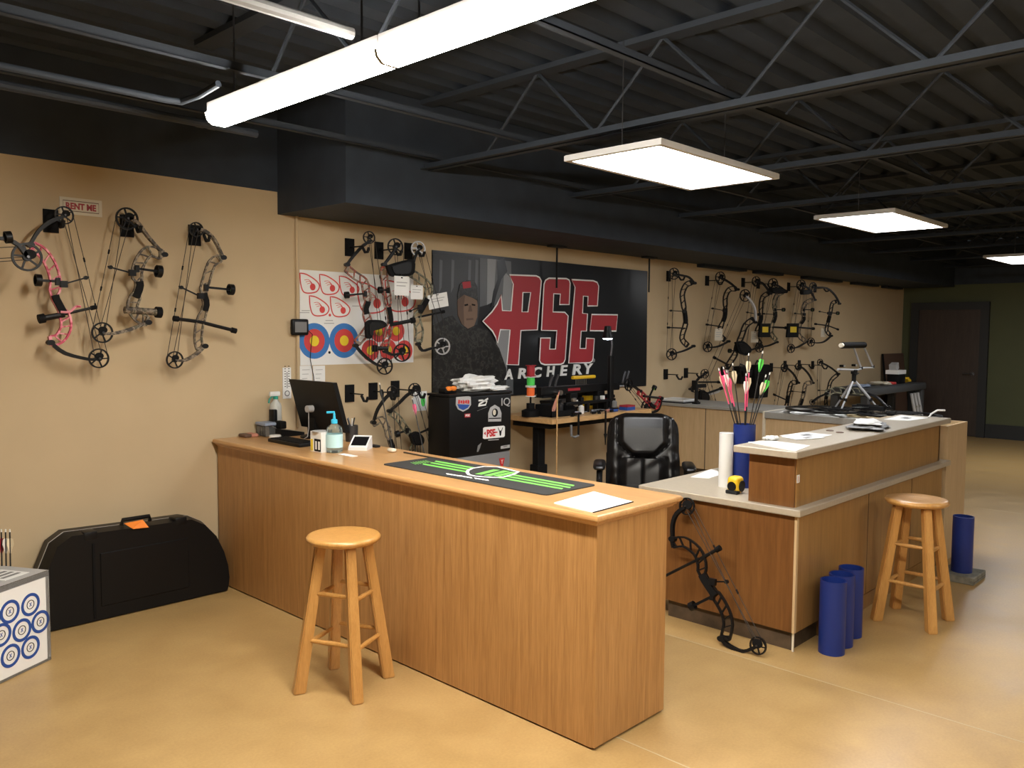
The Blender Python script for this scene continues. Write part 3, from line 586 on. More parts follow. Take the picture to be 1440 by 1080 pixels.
bow('black compound bow with narrow tag, last of the upper row', turned(.13, 900+1095/4.5, 360+196/4.5), ZR, dict(camT=(1095,196), rT=30, camB=(1082,545), rB=29, limbT=[(1098,198),(1180,203),(1235,250),(1262,302)], riser=[(1240,288),(1216,302),(1205,360),(1190,420),(1180,470),(1202,498)], limbB=[(1210,505),(1165,542),(1120,550),(1082,545)], sight=((1205,360),(1248,362)), stab=[((1188,440),(1256,466),.009), ((1188,440),(1106,430),.009)], rest=((1130,350),(1190,362))), side=-1, rw=.045)
for (x, y), lb in zip(((178,128), (422,157), (650,168), (745,178), (938,195), (1105,205)), ('holding the slim bow next to the banner', 'holding the bow second along from the banner', 'holding the bow behind the arrows', 'holding the olive bow with boxed card', 'holding the bow before the last', 'holding the last upper bow')): peg(900+x/4.5, 360+y/4.5, .15, 'black high bow hook '+lb, 'hooks of the upper bow row', .07, .11)
for c, wd, hh, lb in (((497,497), 48, 75, 'white price tag on the second bow from the banner'), ((725,512), 46, 70, 'white price tag on the bow behind the arrows'), ((1162,485), 34, 55, 'narrow white price tag on the last upper bow')):
    price_tag(wallframe(.21), ZR, c, wd, hh, lb, 0, m='cream', lines=3)
def boxed(c, wd, hh, lb):
    fr = wallframe(.27); p = fr.px(900+c[0]/4.5, 360+c[1]/4.5); hw = wd/4.5*.0125*.5; h2 = hh/4.5*.0088*.5
    hw = (fr.px(900+(c[0]+wd)/4.5, 360+c[1]/4.5)-p).length/2; h2 = (fr.px(900+c[0]/4.5, 360+(c[1]+hh)/4.5)-p).length/2
    t = thing('product_box', lb, 'box', fr.m(p.x, p.y-h2, 0))
    MB().prism([(p.x-hw, p.y-h2), (p.x+hw, p.y-h2), (p.x+hw*1.05, p.y+h2), (p.x-hw*.85, p.y+h2*.95)], fr.m, -.01, .012).build('box', 'blkm', t)
    MB().prism([(p.x-hw*.5, p.y-h2*.3), (p.x+hw*.6, p.y-h2*.3), (p.x+hw*.6, p.y+h2*.5), (p.x-hw*.5, p.y+h2*.5)], fr.m, .012, .0135).build('printed_panel', 'yellow', t)
boxed((785,470), 66, 88, 'small black box with tan label on the olive bow'); boxed((963,470), 70, 90, 'small black box with tan label on the next bow along')
# --- lower row on the right
bow('black compound bow folded low on the wall behind the leather chair', turned(.2, 900+410/4.5, 360+745/4.5), ZR, dict(camT=(410,745), rT=30, camB=(480,1010), rB=28, limbT=[(408,748),(375,770),(345,810),(320,842)], riser=[(330,845),(372,856),(398,880),(402,905),(430,935),(425,965),(440,985)], limbB=[(440,990),(460,1005),(480,1010)], stab=[((395,880),(520,835),.012), ((370,798),(505,798),.010)], quiver=[(365,850),(410,860),(425,905),(390,925),(362,905)]), side=1, rw=.045)
bow('black compound bow in the lower row next to the hanging quivers', turned(.13, 900+914/4.5, 360+705/4.5), ZR, dict(camT=(914,705), rT=27, camB=(850,1040), rB=27, limbT=[(916,706),(938,715),(975,752),(1002,802)], riser=[(992,800),(960,804),(945,850),(935,900),(928,945),(915,975),(925,1005)], limbB=[(930,1010),(895,1030),(850,1040)], stab=[((935,915),(845,875),.009)]), side=-1, rw=.05)
bow('black compound bow in the middle of the lower row', turned(.13, 900+1003/4.5, 360+700/4.5), ZR, dict(camT=(1003,700), rT=25, camB=(930,1045), rB=26, limbT=[(1005,702),(1032,710),(1070,752),(1094,803)], riser=[(1084,802),(1048,812),(1036,870),(1022,920),(1006,962),(996,990),(1010,1015)], limbB=[(1012,1018),(975,1035),(930,1045)], rest=((955,855),(1030,862))), rm='camob', side=-1, rw=.05)
bow('slim black compound bow at the end of the lower row', turned(.13, 900+1140/4.5, 360+673/4.5), ZR, dict(camT=(1140,673), rT=22, camB=(1140,1050), rB=24, limbT=[(1142,675),(1168,685),(1212,710),(1256,746)], riser=[(1250,750),(1208,790),(1192,850),(1176,905),(1180,960),(1195,1000)], limbB=[(1198,1005),(1170,1040),(1140,1050)], rest=((1125,850),(1180,852))), side=-1, rw=.045)
for (x, y), lb in zip(((160,748), (288,740), (520,728), (828,705), (915,690), (1005,685), (1090,690)), ('empty and closest to the banner', 'beside the folded low bow', 'above the large tilted bow foot', 'beside the hip quivers', 'holding the lower bow next to the quivers', 'holding the middle lower bow', 'holding the end bow of the lower row')): peg(900+x/4.5, 360+y/4.5, .16, 'black low bow hook '+lb, 'hooks of the lower bow row', .07, .11)
for px, py in ((1181, 514.5), (1198, 513.5)):
    x, z = W2(px, py); t = thing('wall_peg', 'short white-tipped peg right of the last bow', 'peg', (x, WALL, z-.02), 'empty pegs past the bows')
    MB().tube([(x, WALL, z), (x, WALL-.06, z)], .018, 10).build('post', 'blk', t); MB().tube([(x, WALL-.06, z), (x, WALL-.075, z)], .016, 10).build('tip', 'white', t)
for px, py, wd, hh, lb in ((1044, 527, 18, 24, 'smaller black hip quiver hanging behind the arrows'), (1067, 536, 22, 46, 'longer black hip quiver hanging behind the arrows')):
    fr = wallframe(.05); p = fr.px(px, py); hw = (fr.px(px+wd, py)-p).length/2; hh = (fr.px(px, py+hh)-p).length/2
    t = thing('hip_quiver', lb, 'quiver', fr.m(p.x, p.y-hh, 0))
    MB().prism([(p.x-hw*.7, p.y-hh), (p.x+hw*.7, p.y-hh), (p.x+hw, p.y+hh*.7), (p.x+hw*.8, p.y+hh), (p.x-hw*.8, p.y+hh), (p.x-hw, p.y+hh*.7)], fr.m, -.05, .05).build('pouch', 'blkm', t)
    MB().prism([(p.x-hw*.6, p.y-hh*.1), (p.x+hw*.6, p.y-hh*.1), (p.x+hw*.7, p.y+hh*.5), (p.x-hw*.7, p.y+hh*.5)], fr.m, .05, .075).build('pocket', 'blk', t)
    MB().tube([fr.m(p.x-hw*.5, p.y+hh*.95, 0), fr.m(p.x, p.y+hh*1.25, -.03), fr.m(p.x+hw*.5, p.y+hh*.95, 0)], .008, 6).build('strap', 'blk', t)
# --- bow leaning on the desk end
zz = .80; fx0, fx1 = 3.80, 3.935
FB = Frame((fx0, 0, 0), (0, -1, 0), (fx1-fx0, 0, zz))
bow('black compound bow leaning against the end of the reception desk', FB, ZP, dict(camT=(966,712), rT=12.5, camB=(1066,908), rB=13, limbT=[(966,712),(952,722),(946,738),(946,758)], riser=[(946,764),(962,762),(980,775),(987,792),(988,808),(1000,828),(1010,842),(1020,860),(1024,878),(1020,897)], limbB=[(1015,898),(1025,908),(1045,916),(1066,908)],
  sight=((1003,838),(975,852)), pin='redp', stab=[((985,786),(1013,770),.010), ((983,786),(925,815),.008)], rest=((1024,818),(1004,818)), solid=1), side=1, rw=.05)
# ================================================================== wall print: banner
t = thing('banner', 'black vinyl archery banner with red lettering and a hunter', 'banner', wp(*W2(757, 555), 0))
A, B, C_, D_ = W2(607, 352), W2(607, 556), W2(906, 549), W2(910, 381)
bx0, bx1, bz0, bz1 = A[0], D_[0], (B[1]+C_[1])/2, (A[1]+D_[1])/2
# slightly rippled vinyl sheet
def bd(u, v): f = (u-bx0)/(bx1-bx0); g = (v-bz0)/(bz1-bz0); return .012+.004*math.sin(f*9+g*4)*(1 if 0 < g < 1 else 0)
b = MB(); nu, nv = 40, 12
for j in range(nv+1):
    for i in range(nu+1):
        u, v = bx0+(bx1-bx0)*i/nu, bz0+(bz1-bz0)*j/nv; b.v.append(wp(u, v, .010+.0035*math.sin(i*.5+j*.3)))
b.f = [(j*(nu+1)+i, j*(nu+1)+i+1, (j+1)*(nu+1)+i+1, (j+1)*(nu+1)+i) for j in range(nv) for i in range(nu)]
b.build('sheet', 'banner', t); MB().box(bx0, bx1, WALL-.006, WALL, bz0, bz1).build('backing', 'blkm', t)
ZB = lambda P: [W2(600+x/3.6, 340+y/3.6) for x, y in P]
LV = [.0145]
def pr_(P, m, nm='print', dz=.0): LV[0] += .0004; return MB().prism(ZB(P), wp, .013, LV[0]+dz).build(nm, m, t, smooth=0)
pr_([(25,60),(260,80),(265,300),(250,420),(120,440),(25,420)], 'bgrey')
for x in (60, 120, 205, 240): pr_([(x,90),(x+14,95),(x+10,230),(x-4,260)], 'bgrey2')
pr_([(262,82),(300,86),(296,320),(262,330)], 'bgrey2'); pr_([(300,86),(345,90),(335,300),(298,320)], 'bgrey3')
pr_([(345,90),(420,100),(425,350),(370,350),(330,320)], 'bgrey2'); pr_([(385,150),(425,190),(420,345),(372,345)], 'bgrey3')
pr_([(345,440),(412,446),(395,700),(380,730),(345,560)], 'bgrey3')
pr_([(25,420),(120,370),(170,430),(240,430),(300,450),(360,540),(395,640),(400,770),(25,760)], 'bcamo', 'jacket')
pr_([(395,700),(430,690),(430,772),(390,770)], 'bgrey2')
pr_([(350,95),(385,85),(400,150),(370,190),(345,270),(330,330),(318,330),(330,250),(352,190)], 'banner', 'printed_bow_limb')
pr_([(148,300),(165,265),(240,270),(250,320),(248,380),(232,425),(200,440),(172,418),(152,370)], 'skin', 'printed_face')
pr_([(148,300),(165,268),(186,272),(178,340),(182,425),(168,414),(150,370)], 'skin2')
pr_([(182,318),(200,314),(202,322),(184,326)], 'blkm'); pr_([(220,314),(238,318),(237,325),(220,322)], 'blkm')
pr_([(208,322),(216,322),(222,352),(202,354)], 'skin2'); pr_([(192,388),(226,386),(228,395),(194,398)], 'skin2')
pr_([(148,270),(160,215),(190,195),(230,195),(246,225),(250,300),(225,285),(180,268),(150,290)], 'bcamo', 'printed_cap'); pr_([(170,205),(212,200),(216,232),(176,238)], 'red', 'cap_badge')
P_ = [(410,168),(545,173),(562,181),(571,198),(551,446),(468,449),(456,623),(397,621),(413,446),(364,445),(350,512),(340,482),(324,452),(275,402),(322,354),(348,316),(368,268),(374,348),(418,350),(429,215)]
Ph = [(478,257),(517,257),(503,355),(473,355)]
S_ = [(610,185),(698,187),(712,194),(717,210),(712,318),(664,318),(668,265),(634,263),(630,355),(690,357),(707,375),(692,595),(684,613),(668,620),(590,622),(570,615),(562,600),(568,487),(617,487),(613,543),(643,543),(650,450),(572,448),(585,215),(593,195)]
E_ = [(725,192),(835,198),(854,206),(862,225),(855,325),(806,325),(808,277),(784,275),(780,362),(805,365),(800,452),(773,452),(767,540),(797,540),(800,488),(840,490),(833,590),(828,605),(815,612),(710,614),(742,230)]
Bar = [(827,368),(958,370),(950,452),(818,450)]
for nm, P in (('letter_p', P_), ('letter_s', S_), ('letter_e', E_), ('letter_bar', Bar)):
    o = MB().prism(ZB(P), wp, .013, .022).build(nm, 'red', t, smooth=0)
    MB().stroke(ZB(P), .013, wp, .021, .0226, True).build('outline', 'paper', o, smooth=0)
o = MB().prism(ZB(Ph), wp, .0215, .0228).build('counter_shape', 'banner', t, smooth=0); MB().stroke(ZB(Ph), .013, wp, .022, .0232, True).build('outline', 'paper', o, smooth=0)
u0, v0 = W2(706, 534); u1, v1 = W2(831, 513); _, vb = W2(706, 533.5); _, vt = W2(707, 516.5)
# seven letters, each its own piece
xs = [(385,428), (455,500), (528,575), (600,640), (668,705), (730,778), (788,834)]
for ch, (a, e) in zip('ARCHERY', xs):
    ym = 698-(a-385)*.07; ua, vb_ = W2(600+a/3.6, 340+ym/3.6); ub, _ = W2(600+e/3.6, 340+ym/3.6); _, vt_ = W2(600+(a+20)/3.6, 340+(ym-54)/3.6)
    MB().text(ch, ua, ub, vb_, vt_, wp, .013, .022, shear=.12, bold=.03).build('letter_'+ch.lower(), 'white', t, smooth=0)
MB().disc(W2(600+838/3.6, 340+600/3.6), .018, wp, .013, .0205, 14).build('registered_mark', 'bgrey3', t)
# ================================================================== target poster
t = thing('target_poster', 'white paper poster of target rings and red vitals outlines', 'poster', wp(*W2(500, 513), 0))
px0, pz1 = W2(421, 379); px1, _ = W2(581, 400); _, pz0 = W2(421, 514)
MB().box(px0, px1, WALL-.003, WALL, pz0, pz1).build('sheet', 'paper', t)
ZT = lambda x, y: W2(400+x/4.32, 310+y/4.32)
for cx, cy, sc in ((150,382,1), (270,390,1), (390,400,1), (208,520,1), (335,525,1), (530,470,1.55), (700,460,1.55)):
    base_ = [(-58,-62),(-20,-55),(30,-25),(58,5),(58,30),(40,52),(0,60),(-30,55),(-45,35),(-55,-10)]
    P = smooth_pts([Vector(ZT(cx+x*sc, cy+y*sc)) for x, y in base_+[base_[0]]], 3)[:-1]
    o = MB().stroke(P, .0085*sc**.5, wp, .003, .0042, True).build('vitals_outline', 'bred', t, smooth=0)
    MB().disc(ZT(cx+20*sc, cy+22*sc), .022*sc, wp, .003, .0046, 18, .024*sc).build('vitals_spot', 'bred', o)
    for k in range(3):
        Q = smooth_pts([Vector(ZT(cx+x*sc, cy+y*sc)) for x, y in ((-30+8*k,-20+12*k), (-5+6*k,-22+10*k), (15,-2+4*k), (22,15))], 3)
        MB().stroke(Q, .0035, wp, .003, .0041).build('vitals_line', 'bred', o, smooth=0)
def rings(cx, cy, cols, rad):
    c = ZT(cx, cy); o = None
    for k, (m, rr) in enumerate(zip(cols, rad)):
        o2 = MB().disc(c, rr, wp, .003, .0044+.0004*k, 36).build('target_ring', m, t if o is None else o)
        o = o or o2
rings(180, 732, ('blue', 'bred', 'yellow'), (.124, .083, .037)); rings(361, 730, ('blue', 'bred', 'yellow'), (.124, .083, .037))
for cx, cy in ((573,675), (677,672), (520,790), (628,785), (727,790)): rings(cx, cy, ('bred', 'yellow'), (.078, .033))
for cx, cy, wd in ((128,548,50), (270,608,45), (270,625,60), (120,560,60), (440,520,60)):
    a = ZT(cx-wd/2, cy); e = ZT(cx+wd/2, cy); MB().stroke([Vector(a), Vector(e)], .006, wp, .003, .0042).build('printed_line', 'lgrey', t)
MB().disc(ZT(272, 802), .010, wp, .003, .0045, 10).build('logo_mark', 'blkm', t); MB().disc(ZT(274, 575), .010, wp, .003, .0045, 10).build('logo_mark', 'bred', t)
# small papers below the poster
t = thing('notice_sheet', 'small white printed sheets taped under the target poster', 'paper', wp(*W2(437, 537), 0))
for a, e in ((421, 439), (440, 457)):
    x0, z1 = W2(a, 514.5); x1, z0 = W2(e, 538)
    o = MB().box(x0, x1, WALL-.002, WALL, z0-.05, z1).build('sheet', 'paper', t)
    for k in range(3): MB().box(x0+.02, x1-.02-.01*k, WALL-.0026, WALL-.002, z1-.03-.03*k, z1-.026-.03*k).build('printed_line', 'lgrey', o)
# rental sign
t = thing('wall_sign', 'white framed rental sign with red block capitals', 'sign', wp(*W2(114, 306), 0))
x0, z1 = W2(83, 276); x1, _ = W2(143, 290); _, z0 = W2(86, 300)
MB().box(x0, x1, WALL-.004, WALL, z0, z1).build('board', 'cream', t)
f = .018
MB().stroke([Vector(p) for p in ((x0+f, z0+f), (x1-f, z0+f), (x1-f, z1-f), (x0+f, z1-f))], .004, wp, .004, .005, True).build('border', 'bronze', t)
MB().text('RENT ME', x0+.032, x1-.032, z0+.028, z1-.028, wp, .004, .0055, bold=.04).build('lettering', 'red', t, smooth=0)
# conduit, wall clock, thermometer
x, z = W2(417, 420)
tag(MB().tube([(x, WALL-.012, .95), (x, WALL-.012, SZ)], .012, 10).build('wall_conduit', 'wall'), 'tan painted conduit running down the wall left of the poster', 'conduit')
x, z = W2(418, 460); t = thing('wall_clock', 'small black square clock at the poster edge', 'clock', (x, WALL, z-.06))
MB().rbox(x-.065, x+.065, WALL-.045, WALL-.014, z-.055, z+.055, .012, 3).build('case', 'blk', t); MB().box(x-.045, x+.045, WALL-.047, WALL-.044, z-.035, z+.035).build('screen', 'grey', t)
MB().box(x-.02, x+.04, WALL-.0145, WALL, z-.03, z+.03).build('bracket', 'blk', t)
P = [W2(*q) for q in ((429,463), (437,470), (435,490), (434,505), (439,530), (441,560))]; MB().tube([wp(a, b_, .02) for a, b_ in P], .0025, 6).build('cord', 'blk', t)
x0, z1 = W2(397, 517); x1, z0 = W2(409, 560)
t = thing('thermometer', 'white strip thermometer on the wall left of the monitor', 'thermometer', (x0, WALL, z0))
MB().box(x0, x1, WALL-.006, WALL, z0, z1).build('backing', 'white', t); MB().box((x0+x1)/2-.004, (x0+x1)/2+.004, WALL-.009, WALL-.006, z0+.07, z1-.03).build('tube', 'lgrey', t)
for k in range(9): MB().box(x0+.012, x0+.022, WALL-.007, WALL-.006, z0+.08+.017*k, z0+.085+.017*k).box(x1-.022, x1-.012, WALL-.007, WALL-.006, z0+.08+.017*k, z0+.085+.017*k).build('scale_mark', 'blk', t)
MB().ring(((x0+x1)/2, z0+.035), .014, .020, wp, .006, .008, 16).build('printed_ring', 'grey', t)
x0, z1 = W2(581, 551); x1, z0 = W2(600, 577)
t = thing('leaflet', 'white leaflet with green patch pinned beside the banner', 'paper', (x0, WALL, z0)); MB().box(x0, x1, WALL-.002, WALL, z0, z1).build('sheet', 'paper', t); MB().disc((x0+(x1-x0)*.72, (z0+z1)/2), .022, wp, .002, .003, 14, .045).build('printed_patch', 'sgreen', t)
for px, py0, py1, lb in ((783, 347, 405, 'thin black rod hanging before the banner lettering'), (913, 362, 411, 'thin black rod hanging beside the banner edge')):
    x, _ = W2(px, 380, .12); _, z0 = W2(px, py1, .12)
    t = thing('hanging_rod', lb, 'rod', (x, WALL-.12, z0)); MB().tube([(x, WALL-.12, z0), (x, WALL-.12, SZ-.02)], .009, 8).build('rod', 'blk', t); MB().box(x-.10, x+.10, WALL-.15, WALL-.09, SZ-.02, SZ).build('ceiling_plate', 'joist', t)
# ================================================================== black bow case and target block
YF = 4.78; q = lambda px, py: (lambda p: (p.x, p.z))(PL(px, py, 1, YF))
out = [(q(50,870)[0], .0), (q(52,800)[0], .26), q(76,768), q(97,752), q(180,741), q(272,728), q(292,736), q(308,752), q(319,774), q(325,794), q(327,812), (q(326,830)[0], .03), (q(324,832)[0], 0)]
cm = lambda u, v, d: (u, YF+d, v)
t = thing('bow_case', 'long black hard plastic bow case lying against the wall', 'case', (1.9, 4.88, 0))
def sc_(P, k, dz=0): cx, cz = 1.9, .22; return [(cx+(x-cx)*k, max(0, cz+(z-cz)*k+dz)) for x, z in P]
b = MB()
def casehalf(y0, y1, ins0, ins1):
    A_, B_ = sc_(out, ins0), sc_(out, ins1); n = len(out); vs = [(x, y0, z) for x, z in A_]+[(x, y1, z) for x, z in B_]
    return MB().add(vs, [tuple(range(n)), tuple(range(2*n-1, n-1, -1))]+[(i, n+i, n+(i+1) % n, (i+1) % n) for i in range(n)])
casehalf(YF, YF+.085, .965, 1.0).build('front_shell', 'blk', t)
casehalf(YF+.093, YF+.20, 1.0, .97).build('back_shell', 'blk', t)
casehalf(YF+.085, YF+.093, 1.003, 1.003).build('metal_rim', 'silver', t)
hx = [q(180,741), q(213,728)]
hm = q(196, 736)
MB().tube([(hm[0]-.08, YF+.05, hm[1]-.005), (hm[0]-.075, YF+.045, hm[1]+.024), (hm[0]+.075, YF+.045, hm[1]+.024), (hm[0]+.08, YF+.05, hm[1]-.005)], .012, 8).build('handle', 'blk', t)
for cx in (q(128,760)[0], q(255,740)[0]): MB().rbox(cx-.035, cx+.035, YF-.002, YF+.09, hm[1]-.05, hm[1]-.004, .006, 2).build('latch', 'blk', t)
for cx in (q(128,760)[0]+.005,): MB().box(cx, cx+.012, YF-.006, YF+.004, .02, .44).build('rib', 'blkm', t)
MB().rbox(q(140,760)[0], q(265,760)[0], YF-.005, YF+.01, .08, .38, .004, 1).build('raised_panel', 'blk', t)
tx, tz = q(178, 742); tx2, _ = q(203, 742)
tag(MB().add([(tx, YF+.035, hm[1]+.004), (tx2, YF+.02, hm[1]+.012), (tx2+.02, YF-.012, hm[1]-.03), (tx+.03, YF-.014, hm[1]-.024), (tx, YF+.035, hm[1]+.006), (tx2, YF+.02, hm[1]+.014), (tx2+.02, YF-.014, hm[1]-.028), (tx+.03, YF-.016, hm[1]-.022)], [(0,1,2,3),(7,6,5,4),(0,4,5,1),(1,5,6,2),(2,6,7,3),(3,7,4,0)]).build('luggage_tag', 'orange'), 'bright orange paper tag at the bow case handle', 'tag')
# layered target block, turned
ca = Vector(FL(71, 927)); ua = Vector((.873, .488, 0)); vb = Vector((-.488, .873, 0)); S = .40; TZ = .445
o_ = ca-ua*S
t = thing('target_block', 'white archery target block with blue ringed bullseyes', 'target', (o_+ua*S/2+vb*.2))
def tb(a0, a1, b0, b1, z0, z1):
    return MB().obox(o_+ua*((a0+a1)/2)+vb*((b0+b1)/2)+Vector((0, 0, (z0+z1)/2)), ua, vb, (0, 0, 1), a1-a0, b1-b0, z1-z0)
tb(0, S, 0, .40, 0, TZ).build('body', 'lgrey', t)
fm = lambda u, v, d: o_+ua*u+Vector((0, 0, v))-vb*d
MB().prism([(.012,.012),(S-.02,.012),(S-.02,TZ-.03),(.012,TZ-.03)], fm, 0, .003).build('printed_face', 'paper', t)
for a0, a1, z0, z1 in ((0, S, 0, .012), (0, S, TZ-.025, TZ), (S-.018, S, .012, TZ-.025)): MB().prism([(a0,z0),(a1,z0),(a1,z1),(a0,z1)], fm, 0, .005).build('edge_strap', 'clear', t)
for px, py in ((13,860), (42,850), (1,893), (30,886), (56,874), (14,922), (42,910), (-28,903), (-14,870)):
    p = ray(px, py); n_ = -vb; tt = (o_-CAMP).dot(n_)/p.dot(n_); h = CAMP+p*tt-o_; u, v = h.dot(ua), h.z
    if u < .058: continue
    o = MB().ring((u, v), .040, .054, fm, .003, .005, 28).build('bullseye_ring', 'dblue', t)
    MB().ring((u, v), .019, .022, fm, .003, .005, 20).build('inner_ring', 'blk', o); MB().text('X', u-.007, u+.007, v-.009, v+.009, fm, .003, .005).build('cross_mark', 'dblue', o, smooth=0)
tm = lambda u, v, d: o_+ua*u+vb*v+Vector((0, 0, TZ+d))
MB().prism([(.20,.05),(.34,.05),(.34,.22),(.20,.22)], tm, 0, .002).build('top_label', 'paper', t)
for k in range(3): MB().prism([(.22,.08+.04*k),(.32,.08+.04*k),(.32,.10+.04*k),(.22,.10+.04*k)], tm, .002, .003).build('printed_line', 'grey', t)
# ================================================================== arrows
def arrow(tip, nock, label, vane, group=None, wrap=None, L=None, cock=None, name='arrow'):
    tip, nock = Vector(tip), Vector(nock); ax = (nock-tip).normalized(); t = thing(name, label, 'arrow', tip, group)
    MB().tube([tip, nock], .0036, 6).build('shaft', 'carbon', t)
    MB().tube([nock, nock+ax*.014], [.0042, .003], 6).build('nock', 'vwhite' if not wrap else 'white', t)
    if wrap: MB().tube([nock-ax*.20, nock-ax*.005], .0043, 6).build('wrap', wrap, t)
    a = ax.orthogonal().normalized(); b = ax.cross(a)
    for k in range(3):
        q_ = 2*PI*k/3+.6; n_ = a*math.cos(q_)+b*math.sin(q_); s_ = n_.cross(ax)*.0007
        c0 = nock-ax*.03
        P = [c0, c0-ax*.005+n_*.014, c0-ax*.03+n_*.017, c0-ax*.075+n_*.004, c0-ax*.085]
        MB().add([p-s_ for p in P]+[p+s_ for p in P], [(4,3,2,1,0),(5,6,7,8,9)]+[(i, (i+1) % 5, 5+(i+1) % 5, 5+i) for i in range(5)]).build('vane', (cock or vane) if k == 0 else vane, t, smooth=0)
for px, py, m, lb in ((3, 750, 'sred', 'red fletched arrow standing in the target block'), (9, 747, 'vwhite', 'white fletched arrow standing in the target block'), (15, 749, 'vcream', 'cream fletched arrow standing in the target block')):
    b_ = FL(px-1, 796, TZ); b_ = o_+ua*(max(.05, (b_-o_).dot(ua)))+vb*min(.3, (b_-o_).dot(vb)); b_.z = TZ-.2
    arrow(b_, (b_.x+.004, b_.y, TZ+.17), lb, m)
# arrows in the tube on the desk
_p = FL(1045, 684, DT); TBX, TBY = _p.x, _p.y
t = thing('arrow_tube', 'tall blue plastic tube holding arrows on the desk', 'tube', (TBX, TBY, DT))
def pipe(t, x, y, z0, h, r, mo='tube', mi='tubein'):
    MB().shell([(r, 0), (r, h), (r-.006, h), (r-.006, .004)], (x, y, z0), 32).build('wall', mo, t)
    MB().lathe([(0, .001), (r-.006, .001), (r-.006, .006), (0, .006)], (x, y, z0), 24).build('floor', mi, t)
pipe(t, TBX, TBY, DT, .36, .062)
for k, (px, py, m, wr, lb) in enumerate(((1011,521,'vpink','vpink','pink fletched arrow'), (1017,519,'vwhite','vpink','white and pink fletched arrow'), (1031,514,'vcream',None,'cream fletched arrow'), (1048,528,'vwhite','vpink','white fletched arrow with pink wrap'), (1053,500,'vcream',None,'tall cream fletched arrow with green nock'), (1053,523,'vcream','vpink','cream fletched arrow with pink wrap'), (1071,497,'vgreen',None,'tall green fletched arrow'), (1082,527,'vgreen',None,'leaning green fletched arrow'), (1075,530,'vcream',None,'yellowish fletched arrow'), (1022,524,'vpink','vpink','second pink fletched arrow'))):
    # nock: on a vertical plane through the tube facing the camera
    p = ray(px, py); n_ = Vector((CF.x, CF.y, 0)); tt = (Vector((TBX, TBY, 0))-CAMP).dot(n_)/p.dot(n_); nk = CAMP+p*tt+n_*random.uniform(-.02, .02)
    rim = Vector((TBX, TBY, DT+.36)); dx = Vector((nk.x-TBX, nk.y-TBY, 0)); off = dx*.33
    if off.length > .047: off = off.normalized()*.047
    a = rim+off; ax = (a-nk).normalized(); foot = a+ax*((DT+.02-a.z)/ax.z)
    f2 = Vector((foot.x-TBX, foot.y-TBY, 0))
    if f2.length > .05: f2 = f2.normalized()*.05; foot = Vector((TBX, TBY, DT+.02))+f2
    arrow(foot, nk, lb+' in the blue desk tube', m, 'arrows in the desk tube', wr, cock='vcream' if m == 'vpink' else None)
t = thing('white_tube', 'plain white tube standing beside the blue arrow tube', 'tube', tuple(FL(1020, 684, DT))); pipe(t, FL(1020, 684, DT).x, FL(1020, 684, DT).y, DT, .31, .04, 'white', 'lgrey')
# blue tubes on the floor
G = 'blue tubes beside the desk'
for px, py, h, lb in ((1169, 917, .375, 'blue plastic tube on the floor, in front of its pair'), (1181, 906, .375, 'blue plastic tube on the floor, squeezed between two others'), (1191, 892, .37, 'blue plastic tube on the floor, closest to the desk front')):
    p = FL(px, py); p.y = min(p.y, 1.735); t = thing('floor_tube', lb, 'tube', p, G); pipe(t, p.x, p.y, 0, h, .064)
bp_ = FL(1352, 803, .05)
t = thing('plank_block', 'weathered grey board under the lone blue tube', 'block', (bp_.x, bp_.y, 0)); MB().rbox(bp_.x-.13, bp_.x+.14, bp_.y-.11, bp_.y+.11, 0, .05, .004, 1).build('board', 'block', t); MB().box(bp_.x-.128, bp_.x+.138, bp_.y-.1105, bp_.y-.109, .018, .022).build('split', 'kick', t)
t = thing('floor_tube', 'lone blue plastic tube standing on a grey board', 'tube', (bp_.x, bp_.y, .05), G); pipe(t, bp_.x, bp_.y, .05, .37, .064)
# ================================================================== things on the service counter
def PX(p):
    v = Vector(p)-CAMP; z = v.dot(CF); return (720+FPX*v.dot(CR)/z, 540+FPX*v.dot(CD)/z)
cz = lambda px, py: FL(px, py, CT)
# shooting mat
A, B, C_, D_ = [cz(*p) for p in ((543,655), (600,643), (838,682), (772,698))]
mx0, mx1, my0, my1 = (A.x+D_.x)/2, (B.x+C_.x)/2, (C_.y+D_.y)/2, (A.y+B.y)/2
t = thing('counter_mat', 'dark grey counter mat with lime stripes and white emblem', 'mat', ((mx0+mx1)/2, (my0+my1)/2, CT))
tp = top(CT)
rr = .025
P = []
for cx, cy, a0 in ((mx1-rr, my1-rr, 0), (mx0+rr, my1-rr, 90), (mx0+rr, my0+rr, 180), (mx1-rr, my0+rr, 270)):
    P += [(cx+rr*math.cos(math.radians(a0+k*22.5)), cy+rr*math.sin(math.radians(a0+k*22.5))) for k in range(5)]
MB().prism(P, tp, 0, .005).build('cloth_sheet', 'matgrey', t)
mp_ = lambda x, y: (lambda p: (p.x, p.y))(FL(x, y, CT+.005))
def mpoly(pts, m, nm, d0=.005, d1=.0056): return MB().prism([mp_(*p) for p in pts], tp, d0, d1).build(nm, m, t, smooth=0)
for (xa, ya), (xb, yb) in (((596,652.6),(792,687.4)), ((607,650.7),(803,685.7)), ((613,648.5),(808,683.0))): mpoly([(xa, ya-.75), (xb, yb-.75), (xb-2, yb+.75), (xa-2, ya+.75)], 'lime', 'lime_stripe')
for k in range(7): mpoly([(577+3.4*k, 650.4-.45*k), (578+3.4*k, 650.2-.45*k), (586+3.4*k, 653.0-.5*k), (585+3.4*k, 653.2-.5*k)], 'lime', 'fine_line')
em = [(659.5,668),(657,665),(658,662),(664,659),(680,656.5),(700,657),(729,664),(722,667.5),(708,671.3),(697,672),(680,671),(668,670)]
mpoly(em, 'matgrey', 'emblem', .0056, .0064)
